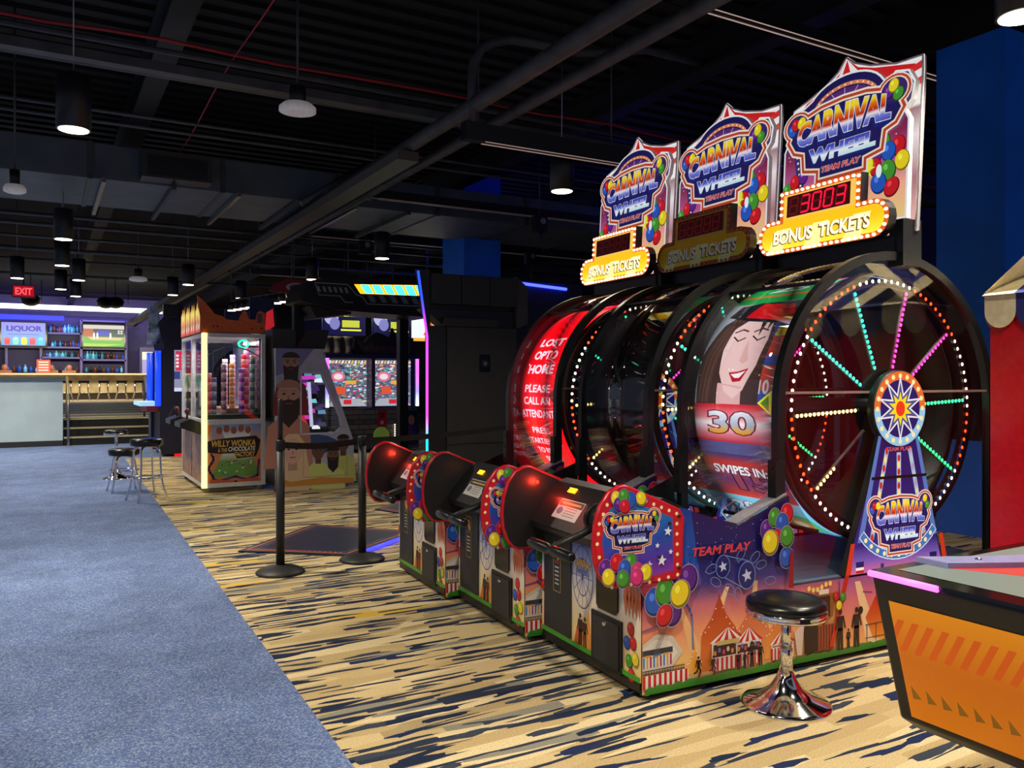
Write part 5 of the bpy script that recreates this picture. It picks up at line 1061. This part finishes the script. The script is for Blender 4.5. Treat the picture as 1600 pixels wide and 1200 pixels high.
pw_ = thing('pony_wall', 'pale grey low wall with dark cap beside the stairs', 'wall', (0, 0, 0))
box('wall_face', (-8, 20.25, .12), (.40, 20.5, 1.42), mat('pony_wall_grey', (196, 216, 220), .6, nscale=2, noise=.04), pw_); box('kick_strip', (-8, 20.23, 0), (.40, 20.5, .12), mat('kick_dark', (46, 46, 46), .6), pw_); box('cap', (-8, 20.2, 1.42), (.44, 20.55, 1.5), mat('cap_grey', (84, 90, 94), .5), pw_)
for i, (x, lab) in enumerate(((.50, 'left stair handrail beside the pale low wall'), (2.12, 'right stair handrail beside the dark navy pusher'))):
    r = thing('stair_handrail', lab, 'handrail', (x, 20.15, 0), 0, 'stair handrails'); MB().tube([(0, 0, .0), (0, 0, .9), (0, .06, .98), (0, 1.0, 1.48), (0, 1.1, 1.5), (0, 1.12, 1.45), (0, 1.12, PZ)], .024, 8).build('rail_tube', STEEL, r); MB().lathe([(.06, 0), (.06, .012)], n=14).build('floor_flange', STEEL, r)
    MB().tube([(0, .03, .95), (0, 1.0, 1.49)], .03, 8).build('rail_grip', mat('rail_brass', (205, 190, 140), .35, .4), r)
bc = thing('bar_counter', 'long pale bar counter with lit wooden front', 'bar counter', (0, 38.2, 0))
box('counter_front', (-6, .1, PZ + .28), (5.0, .9, PZ + 1.03), mat('bar_front_tan', (178, 164, 132), .5, noise=.15, nscale=3), bc); box('kick_board', (-6, .12, PZ), (5.0, .88, PZ + .28), mat('bar_kick_dark', (38, 30, 26), .6), bc); box('counter_top', (-6, -.1, PZ + 1.03), (5.1, 1.0, PZ + 1.10), mat('bar_top_cream', (225, 210, 180), .35), bc)
light('counter_light', 'AREA', (1.5, -1.0, 3.4), 260, (1, .84, .58), (7, .5), rot=(.55, 0, 0), parent=bc)
def bar_stool(x, label):
    r = thing('bar_stool', label, 'stool', (x, 37.45, PZ), 0, 'bar stools along the counter'); box('seat', (-.2, -.2, .70), (.2, .2, .80), VINYL, r, .02)
    for sx in (-1, 1):
        for sy in (-1, 1): MB().tube([(sx * .15, sy * .15, .72), (sx * .15, sy * .15, .35), (sx * .23, sy * .2, 0)], .018, 6).build('leg', CHROME, r)
    MB().tube([(-.17, -.17, .3), (.17, -.17, .3), (.17, .17, .3), (-.17, .17, .3)], .016, 6, True).build('foot_rail', CHROME, r)
for i, px in enumerate((104, 131, 162, 190, 217, 246, 270)): bar_stool(atY(px, 600, 37.45)[0], ['first', 'second', 'third', 'fourth', 'fifth', 'sixth', 'seventh', 'eighth'][i] + ' bar stool from the left handrail, at the far bar counter')
# back bar
BY = 41.6; SH = mat('shelf_lilac', (110, 106, 146), .5)
bb = thing('back_bar_shelves', 'lilac back bar shelf unit holding bottles and televisions', 'shelf', (0, BY, PZ))
def bp(px, py): q = atY(px, py, BY); return q[0], q[2] - PZ
x0, z0 = bp(0, 580)
def Xb(px): return bp(px, 540)[0]
def Zb(py): return bp(100, py)[1]
box('back_board', (Xb(-60), .5, 0), (Xb(200), .55, Zb(495)), mat('backboard_indigo', (56, 54, 100), .6), bb)
for px in (-58, 10, 64, 127, 197): box('upright', (Xb(px) - .05, 0, 0), (Xb(px) + .05, .5, Zb(499) if px > 120 else Zb(545)), SH, bb)
for (a, b, py) in ((-58, 127, 543), (127, 197, 500), (127, 197, 544), (127, 197, 562), (64, 127, 559), (75, 127, 521)): box('shelf_board', (Xb(a), .0, Zb(py) - .04), (Xb(b), .5, Zb(py) + .04), SH, bb)
box('back_counter', (Xb(-60), -.1, 0), (Xb(200), .45, Zb(583)), mat('back_counter_dark', (30, 28, 36), .5), bb)
MB().box((Xb(-60), -.05, Zb(501)), (Xb(100), .05, Zb(494))).build('blue_cornice_light', mat('blue_cornice', (30, 40, 235), .4, emit=1.6, noise=0), bb)
def screen_at(name, px0, py0, px1, py1, label, draw, Y):
    a, b = atY(px0, py1, Y), atY(px1, py0, Y); wd, ht = b[0] - a[0], b[2] - a[2]; c = Canvas(); draw(c, wd, ht); r = thing(name, label, 'television', (a[0], Y, a[2])); box('bezel', (-.06, .001, -.06), (wd + .06, .09, ht + .06), BLACKG, r); c.build('screen', face_negy(0, -.002, 0), SCREEN, r)
def d1(c, w_, h_):
    c.rect(0, 0, w_, h_, grad([(0, (60, 160, 225)), (h_ * .6, (120, 150, 235)), (h_, (150, 140, 235))])); c.text('LIQUOR', w_ * .52, h_ * .72, w_ * .82, h_ * .28, (70, 50, 170), .05); c.line([(w_ * .15, h_ * .48), (w_ * .85, h_ * .48)], h_ * .025, (70, 70, 150))
    for k, cc in enumerate(((220, 40, 60), (120, 215, 180), (235, 225, 40), (220, 40, 70), (60, 190, 220))): c.poly([(w_ * (.07 + k * .19), h_ * .03), (w_ * (.19 + k * .19), h_ * .03), (w_ * (.2 + k * .19), h_ * .28), (w_ * (.06 + k * .19), h_ * .28)], cc, k > 0); c.ell(w_ * (.13 + k * .19), h_ * .3, w_ * .06, h_ * .06, tuple(min(255, q + 40) for q in cc), n=10)
def d2(c, w_, h_):
    c.rect(0, 0, w_, h_, (80, 165, 60)); c.rect(0, .45 * h_, w_, h_ * .85, (40, 70, 66)); c.rect(0, .82 * h_, w_, h_, (200, 190, 180)); c.rect(0, .45 * h_, w_ * .24, h_ * .82, (170, 90, 60)); c.rect(w_ * .33, h_ * .5, w_ * .62, h_ * .76, (40, 60, 170)); c.poly([(w_ * .2, .3 * h_), (w_ * .9, .3 * h_), (w_, .42 * h_), (w_ * .1, .45 * h_)], (196, 180, 120)); c.poly([(0, 0), (w_ * .5, 0), (w_, .12 * h_), (0, .14 * h_)], (150, 200, 70))
    for u in (.26, .34, .66): c.ell(w_ * u, h_ * .5, w_ * .025, h_ * .16, (225, 228, 235), n=10)
    for k in range(4): c.rect(w_ * (.84 + .07 * (k % 2)), h_ * (.6 + .1 * (k // 2)), w_ * (.89 + .07 * (k % 2)), h_ * (.67 + .1 * (k // 2)), (200, 210, 215), k > 0)
screen_at('television', 2, 505, 71, 539, 'television reading LIQUOR above colourful drinks behind the bar', d1, BY - .12)
screen_at('television', 130, 509, 194, 541, 'television showing a baseball game behind the bar', d2, BY - .12)
BOT = [mat('bottle_teal', (60, 150, 175), .1, emit=.12), mat('bottle_blue', (50, 90, 190), .1, emit=.15), mat('bottle_dark', (34, 44, 66), .12), mat('bottle_cyan', (120, 205, 225), .1, emit=.2), mat('bottle_amber', (120, 70, 40), .12)]
bots = []
for row, (pa, pb, py, n, h) in enumerate(((78, 125, 521, 17, .34), (80, 125, 543, 11, .26), (130, 195, 562, 14, .34), (66, 125, 559, 12, .26), (-10, 125, 582, 15, .3), (132, 194, 582, 9, .3))):
    for k in range(n):
        x = Xb(pa + (pb - pa) * (k + .5) / n); z = Zb(py) + (.045 if py < 580 else .01); hh = h * random.uniform(.75, 1.15); rr = random.uniform(.05, .075)
        o = MB().lathe([(rr, 0), (rr, hh * .55), (rr * .85, hh * .65), (rr * .35, hh * .75), (rr * .33, hh)], n=8).build('bottle', BOT[(row * 3 + k * 7 + k // 3) % 5]); o.location = (x, BY + .2, PZ + z)
        tag(o, ['small bottle on the upper shelf between the two bar televisions', 'small bottle on the ledge between the two bar televisions', 'bottle on the shelf under the baseball television', 'bottle on the blue lit shelf left of the baseball unit', 'bottle standing on the back bar counter', 'bottle in the bottom bay under the baseball television'][row], 'bottle', ['upper shelf bottles', 'ledge bottles', 'right unit bottles', 'blue shelf bottles', 'back counter bottles', 'bottom bay bottles'][row])
rs = thing('red_menu_sign', 'small red menu sign standing on the bar counter', 'sign', (*atY(68, 577, 38.4)[:2], PZ + 1.10)); box('board', (-.24, 0, 0), (.24, .03, .55), mat('menu_red', (190, 64, 62), .5, emit=.25), rs); c = Canvas()
for k in range(4): c.line([(-.16, .12 + k * .11), (.16, .12 + k * .11)], .05, (240, 190, 185), k > 0)
c.build('lettering_lines', face_negy(0, -.001, 0), PRINT, rs); 
for px in (7, 80, 108):
    o = tag(MB().box((-.25, 0, 0), (.25, .3, .12)).ball((0, .1, .2), (.12, .12, .16), 8, 5).build('counter_caddy', mat('caddy_brown', (126, 78, 56), .6)), ['brown caddy at the left end of the bar counter', 'brown caddy right of the red menu sign', 'brown caddy under the blue lit shelf'][(7, 80, 108).index(px)], 'caddy', 'counter caddies'); o.location = (atY(px, 577, 38.5)[0], 38.5, PZ + 1.10)
ls = thing('linear_light', 'long white linear light hanging above the bar', 'light', (0, 36, 0)); a, b = atY(-60, 473, 36), atY(265, 487, 36)
MB().box((a[0], 0, b[2] - .09), (b[0], .12, b[2] + .09)).build('light_tube', mat('white_tube', (235, 255, 250), .4, emit=2.4, noise=0), ls); MB().tube([(0, .06, b[2] + .1), (0, .06, ZC)], .015, 6).build('hanger', BLACKM, ls); MB().tube([(3, .06, b[2] + .1), (3, .06, ZC)], .015, 6).build('hanger', BLACKM, ls)
light('bar_purple_wash', 'AREA', (0, 40.5, 5.0), 220, (.36, .30, 1), (10, .6), rot=(.5, 0, 0), parent=None)
ex = thing('exit_sign', 'red lit exit sign hanging near the bar ceiling', 'sign', atY(37, 462, 30)); box('case', (-.33, .0, -.06), (.33, .1, .34), mat('exit_case', (190, 150, 150), .5), ex); c = Canvas(); c.rect(-.28, -.02, .28, .30, (160, 10, 25)); c.text('EXIT', 0, .14, .46, .22, (255, 90, 100), .03); c.build('lettering', face_negy(0, -.001, 0), LITH, ex); MB().tube([(0, .05, .34), (0, .05, ZC - atY(37, 462, 30)[2])], .02, 6).build('stem', BLACKM, ex)
for i, px in enumerate((48, 165, 180)):
    p = atY(px, 478 if i else 474, 34); o = thing('ceiling_speaker', ['left dark dome speaker over the bar', 'left of two paired dark speakers over the bar', 'right of two paired dark speakers over the bar'][i], 'speaker', p, 0, 'dome speakers over the bar'); MB().ball((0, 0, .12), (.32, .32, .22), 14, 8).build('dome', BLACKM, o); MB().tube([(0, 0, .3), (0, 0, ZC - p[2])], .015, 6).build('stem', BLACKM, o)
mc = thing('vending_cooler', 'pale glass cooler beside the bar shelves', 'cooler', (Xb(217), 41.2, PZ)); box('cabinet', (0, 0, 0), (1.0, .8, Zb(541)), mat('cooler_grey', (84, 82, 116), .4), mc); c = Canvas(); c.rect(.1, .9, .9, Zb(545) - .1, (150, 148, 190)); c.rect(.1, Zb(545) - .45, .9, Zb(545) - .1, (225, 225, 190)); c.build('door_glow', face_negy(0, -.002, 0), print_mat('cooler_lit', .5), mc)

# ------------------------------------------------------------------ pendant lights
PEN = mat('pendant_black', (20, 20, 22), .45)
def pendant(x, y, label, power=60, z=3.35, rad=.12, h=.40, group='cylinder pendant lights'):
    r = thing('pendant_light', label, 'light', (x, y, z), 0, group)
    MB().lathe([(rad, .0), (rad, h), (rad * .9, h + .01), (rad * .2, h + .015)], n=28).build('cylinder_shade', PEN, r)
    MB().lathe([(rad * .86, -.004), (rad * .9, .004)], n=24).build('lens', LAMPW, r)
    MB().tube([(0, 0, h), (0, 0, (3.985 if 11.5 < y < 13.6 else ZC) - z)], .006, 6).build('cable', STEEL, r)
    if power: light('pendant_beam', 'SPOT', (0, 0, -.02), power, (1, .90, .74), .09, math.radians(140), parent=r, blend=.9)
    return r
Z = 3.35
pl_ = [(115, 203, 'large cylinder pendant at the upper left, nearest of its row', 420), (99, 374, 'second cylinder pendant of the left row above the bar view', 330), (97, 415, 'third cylinder pendant of the left row', 160), (95, 452, 'fourth cylinder pendant of the left row, near the exit sign', 120), (878, 299, 'cylinder pendant hanging left of the farthest wheel sign', 230), (597, 404, 'cylinder pendant above the canopy with green segments', 160), (376, 466, 'cylinder pendant above the row of small track lamps', 90), (488, 437, 'cylinder pendant left of the green lit canopy', 90), (294, 445, 'small cylinder pendant beside the long ceiling beam', 90), (270, 461, 'small cylinder pendant above the candy pusher topper', 60), (123, 438, 'small far pendant right of the left row', 60), (118, 463, 'smallest far pendant by the left row', 60)]
for px, py, lab, pwr in pl_:
    q = G(px, py, Z); pendant(q[0], q[1], lab, pwr)
pendant(G(1592, 25, Z)[0] + .02, G(1592, 25, Z)[1], 'cylinder pendant cut by the top right corner', 260)
for i, (x, y, p) in enumerate(((1.0, 1.9, 330), (-1.4, 2.0, 330), (-1.6, 6.4, 300), (3.6, 1.2, 200), (-1.6, 10.8, 260), (-1.8, 15.5, 260), (-2.2, 18.3, 320), (-.4, 18.0, 260))): pendant(x, y, 'unseen cylinder pendant added out of view as extra light', p)  # unseen pendants added for light; the last two brighten the pony wall
blue = [(9.5, 12, 4.6), (8.5, 17, 4.4), (11, 9, 4.4)]
for i, p in enumerate(blue): light('blue_ceiling_wash', 'POINT', p, 26, (.04, .05, 1), .3)
bl_ = thing('blue_strip_light', 'bright blue light strip behind the farthest wheel machine', 'light', (0, 10.5, 0)); a, b = atY(808, 442, 10.5), atY(885, 452, 10.5); MB().tube([(a[0], 0, a[2]), (b[0], .0, b[2])], .022, 8).build('tube', mat('blue_strip', (40, 50, 255), .4, emit=7, noise=0), bl_); box('backing_board', (a[0] - .1, .03, a[2] - 2.0), (b[0] + .3, .12, a[2] + .04), mat('backing_navy', (24, 26, 40), .5), bl_); box('foot', (a[0], .0, 0), (b[0], .4, a[2] - 1.9), BLACK, bl_)

# ------------------------------------------------------------------ ceiling services
def X_run(name, label, px, py, z, r, x0=-8, x1=13.9, m=PIPE, cat='pipe', n=8, group=None):
    """straight run across the room (along X) that passes the given pixel at height z"""
    y = G(px, py, z)[1]; return tag(MB().tube([(x0, y, z), (x1, y, z)], r, n).build(name, m), label, cat, group)
def Y_run(name, label, px, py, z, r, y0=-1.5, y1=44, m=PIPE, cat='pipe', n=10):
    x = G(px, py, z)[0]; return tag(MB().tube([(x, y0, z), (x, y1, z)], r, n).build(name, m), label, cat)
dy0, dy1 = 11.6, 13.5
du = thing('air_duct', 'wide grey rectangular air duct crossing the ceiling', 'duct', (0, 0, 0))
box('duct_body', (-8, dy0, 4.0), (12, dy1, 4.44), DUCTM, du)
for k in range(13): box('duct_flange', (-7.5 + k * 1.6, dy0 - .03, 3.985), (-7.44 + k * 1.6, dy1 + .03, 4.46), PIPE, du)
vo = atY(272, 258, dy0); gr = box('vent_outlet', (vo[0] - .42, dy0 - .35, 4.02), (vo[0] + .42, dy0, 4.36), mat('vent_grey', (58, 54, 50), .5), du)
for k in range(10): box('grille_slat', (vo[0] - .36, dy0 - .36, 4.05 + k * .026), (vo[0] + .36, dy0 - .35, 4.062 + k * .026), BLACKM, gr)
for k in range(6): tag(MB().box((0, dy0 - .2, 0), (.05, dy1 + .3, .06)).build('strut_hanger', STEEL if k % 2 == 0 else PIPE), ['leftmost', 'second', 'third', 'fourth', 'fifth', 'sixth'][k] + ' strut hanger from the left under the grey air duct', 'strut', 'duct strut hangers').location = (1.15 + k * .82 - .5, 0, 3.92)
X_run('sprinkler_pipe', 'dark pipe crossing the ceiling nearest the camera', 0, 70, 4.25, .055); X_run('conduit', 'thin conduit above the nearest crossing pipe', 0, 33, 4.5, .03, cat='conduit')
ry = G(0, 62, 4.15)[1]; tag(MB().box((-8, ry, 4.12), (13.9, ry + .12, 4.2)).build('strut_rail', PIPE), 'flat strut rail under the nearest crossing pipe', 'rail')
yy = G(0, 15, 4.55)[1]; tag(MB().tube([(-8 + k * .5, yy + .04 * math.sin(k * 1.3), 4.55 - .015 * math.sin(k * .9) ** 2) for k in range(44)], .016, 6).build('red_cable', REDC), 'long red cable crossing the ceiling beside the pipes', 'cable')
xx = G(345, 130, 4.5)[0]; tag(MB().tube([(xx, 5 + k * .6, 4.5 - .04 * math.sin(k * .8)) for k in range(14)], .008, 6).build('red_cable', REDC), 'short red cable running away from the camera near the ceiling', 'cable')
Y_run('ceiling_pipe', 'thick painted pipe receding along the room', 700, 190, 3.95, .075); Y_run('ceiling_pipe', 'second thick pipe beside the receding one', 750, 205, 3.98, .06)
for i, (py, z, rr) in enumerate(((150, 4.3, .02), (168, 4.3, .02), (330, 4.1, .03), (345, 4.0, .03), (365, 3.95, .025), (385, 4.0, .04), (402, 3.95, .03), (425, 3.9, .03))): X_run('conduit', ['first', 'second', 'third', 'fourth', 'fifth', 'sixth', 'seventh', 'eighth'][i] + ' thin conduit across the ceiling counting away from the camera', 0, py, z, rr, cat='conduit')
for i, x in enumerate((-2.2, 1.1, 6.2, 9.4)): tag(MB().box((x - .12, -1.5, 4.75), (x + .12, 44, 4.79)).box((x - .02, -1.5, 4.79), (x + .02, 44, 5.11)).box((x - .12, -1.5, 5.11), (x + .12, 44, 5.145)).build('steel_beam', mat('beam_black', (20, 20, 22), .6)), ['leftmost', 'second', 'third', 'rightmost'][i] + ' black steel beam receding under the ceiling', 'beam', 'steel ceiling beams')
bmx = G(430, 370, 3.8)[0]; tag(MB().box((bmx - .12, 8, 3.76), (bmx + .12, 40, 3.86)).build('cable_tray', mat('tray_tan', (86, 78, 70), .6)), 'tan cable tray receding toward the far bar', 'tray')
def conduit_path(label, pts, r): tag(MB().tube(pts, r, 8).build('bent_conduit', PIPE), label, 'conduit')
Yc = 6.6
P_ = lambda px, py, Y=Yc: atY(px, py, Y)
def arc(px0, py0, pts): return [P_(*p) for p in pts]
conduit_path('bent conduit rising from the linear fixture and turning right', arc(0, 0, [(738, 200), (738, 130), (740, 100), (752, 76), (770, 66), (800, 62), (860, 72), (905, 82), (930, 82), (1010, 78), (1100, 100)]), .045)
conduit_path('bent conduit dropping beside the grey duct', [atY(*p, 11.2) for p in ((470, 318), (572, 258), (577, 270), (575, 312))], .045)
def linear_fixture(label, a, b, Y, lit, hgt=.14):
    p, q = atY(*a, Y), atY(*b, Y); z = (p[2] + q[2]) / 2; r = thing('linear_fixture', label, 'light', (p[0], Y, z)); L = q[0] - p[0]
    box('housing', (0, 0, 0), (L, .1, hgt), mat('fixture_black', (22, 22, 23), .4), r); mb = MB().box((.2, .0, -.006), (L - .1, .008, 0)).box((.2, .08, -.006), (L - .1, .09, 0)); mb.build('light_line', mat('fixture_line_%d' % (lit * 100), (200, 170, 158), .4, emit=lit, noise=0), r)
    for x in (.15, L - .2): MB().tube([(x, .05, hgt), (x, .05, ZC - z)], .01, 6).build('hanger_rod', PIPE, r)
    return r
linear_fixture('black linear fixture with thin light line left of the wheel signs', (728, 222), (985, 252), 6.55, .3, .16)
linear_fixture('black linear fixture passing behind the nearest wheel sign', (1060, 40), (1700, 160), 5.0, .5, .10)
for i, (a, b, Y) in enumerate((((572, 312), (1000, 352), 11.0), ((470, 372), (930, 402), 14.3), ((392, 430), (560, 436), 16.0))): linear_fixture(['first', 'second', 'third'][i] + ' long black fixture beyond the air duct', a, b, Y, .03, .12)
for i, (px, py, Y, s, lab) in enumerate(((1513, 140, 4.9, .2, 'black power box with hanging cord before the blue column'), (843, 352, 10.9, .22, 'black power box with cord under the long fixture beyond the duct'), (828, 405, 14.2, .22, 'black power box with cord above the blue strip light'), (570, 388, 14.2, .22, 'black power box with cord beside a pendant above the canopy'))):
    p = atY(px, py, Y); r = thing('power_box', lab, 'power box', p, 0, 'hanging power boxes'); box('box', (-s * .5, -.06, -s * .5), (s * .5, .06, s * .6), BLACKM, r); MB().lathe([(.045, -.075), (.05, -.06)], (.03, 0, .06), 12, 'y').build('outlet', mat('outlet_grey', (150, 150, 155), .5), r)
    MB().tube([(.02, 0, -s * .5), (.03, -.01, -s * .8), (.02, 0, -s * 1.2), (.08, 0, -s * (7 if i == 0 else 1.9))], .012, 6).build('cord', BLACKM, r); MB().tube([(0, 0, s * .6), (0, 0, ZC - p[2])], .01, 6).build('hanger', PIPE, r)
for i, (px, py, Y, rr, lab) in enumerate(((465, 172, 7.2, .16, 'white disc ceiling speaker in the upper left'), (23, 297, 9.5, .1, 'small white ceiling sensor at the left edge'), (216, 437, 17, .16, 'distant white disc speaker above the dark pusher'))):
    p = atY(px, py, Y); r = thing('ceiling_disc', lab, 'speaker', p, 0, 'white ceiling discs'); MB().lathe([(rr * .7, -.03), (rr, -.015), (rr, .02), (rr * .8, .05)], n=28).build('disc', mat('disc_white', (205, 200, 200), .5, emit=.12), r); MB().lathe([(rr * .45, .05), (rr * .45, .2)], n=16).build('mount_can', BLACKM, r); MB().tube([(0, 0, .2), (0, 0, ZC - p[2])], .012, 6).build('rod', PIPE, r)
tr = thing('lamp_track', 'ceiling track carrying a row of small bright lamps', 'track light', (0, 0, 0)); a, b = Vector(atY(362, 470, 18)), Vector(atY(456, 446, 15.2)); b.z = a.z
MB().tube([a, b], .03, 6).build('track_bar', BLACKM, tr)
for k in range(10):
    p = a + (b - a) * (k / 9); hd_ = MB().lathe([(.03, -.02), (.05, -.1), (.085, -.2)], tuple(p), 14).build('lamp_head', BLACKM, tr); MB().lathe([(.08, -.215), (.085, -.2)], tuple(p), 14).build('lamp_lens', LAMPW, hd_)
for p in (a, b): MB().tube([p, (p.x, p.y, ZC)], .012, 6).build('track_hanger', PIPE, tr)
rd = atY(460, 456, 14.5); r = thing('round_target_sign', 'red and white round target sign near the lamp track', 'sign', rd); MB().prism([(-.45, 0), (.45, -.08), (.38, .08), (.2, .2), (-.1, .24), (-.35, .12)], 'y', 0, .05).build('board', mat('target_red', (150, 34, 48), .5), r); c = Canvas(); c.ell(.05, .08, .2, .08, (205, 195, 200)); c.ell(.05, .08, .14, .055, (150, 34, 48)); c.ell(.05, .08, .07, .03, (205, 195, 200)); c.build('rings', face_negy(0, -.001, 0), PRINT, r); MB().tube([(0, .02, .2), (0, .02, ZC - rd[2])], .01, 6).build('wire', PIPE, r)
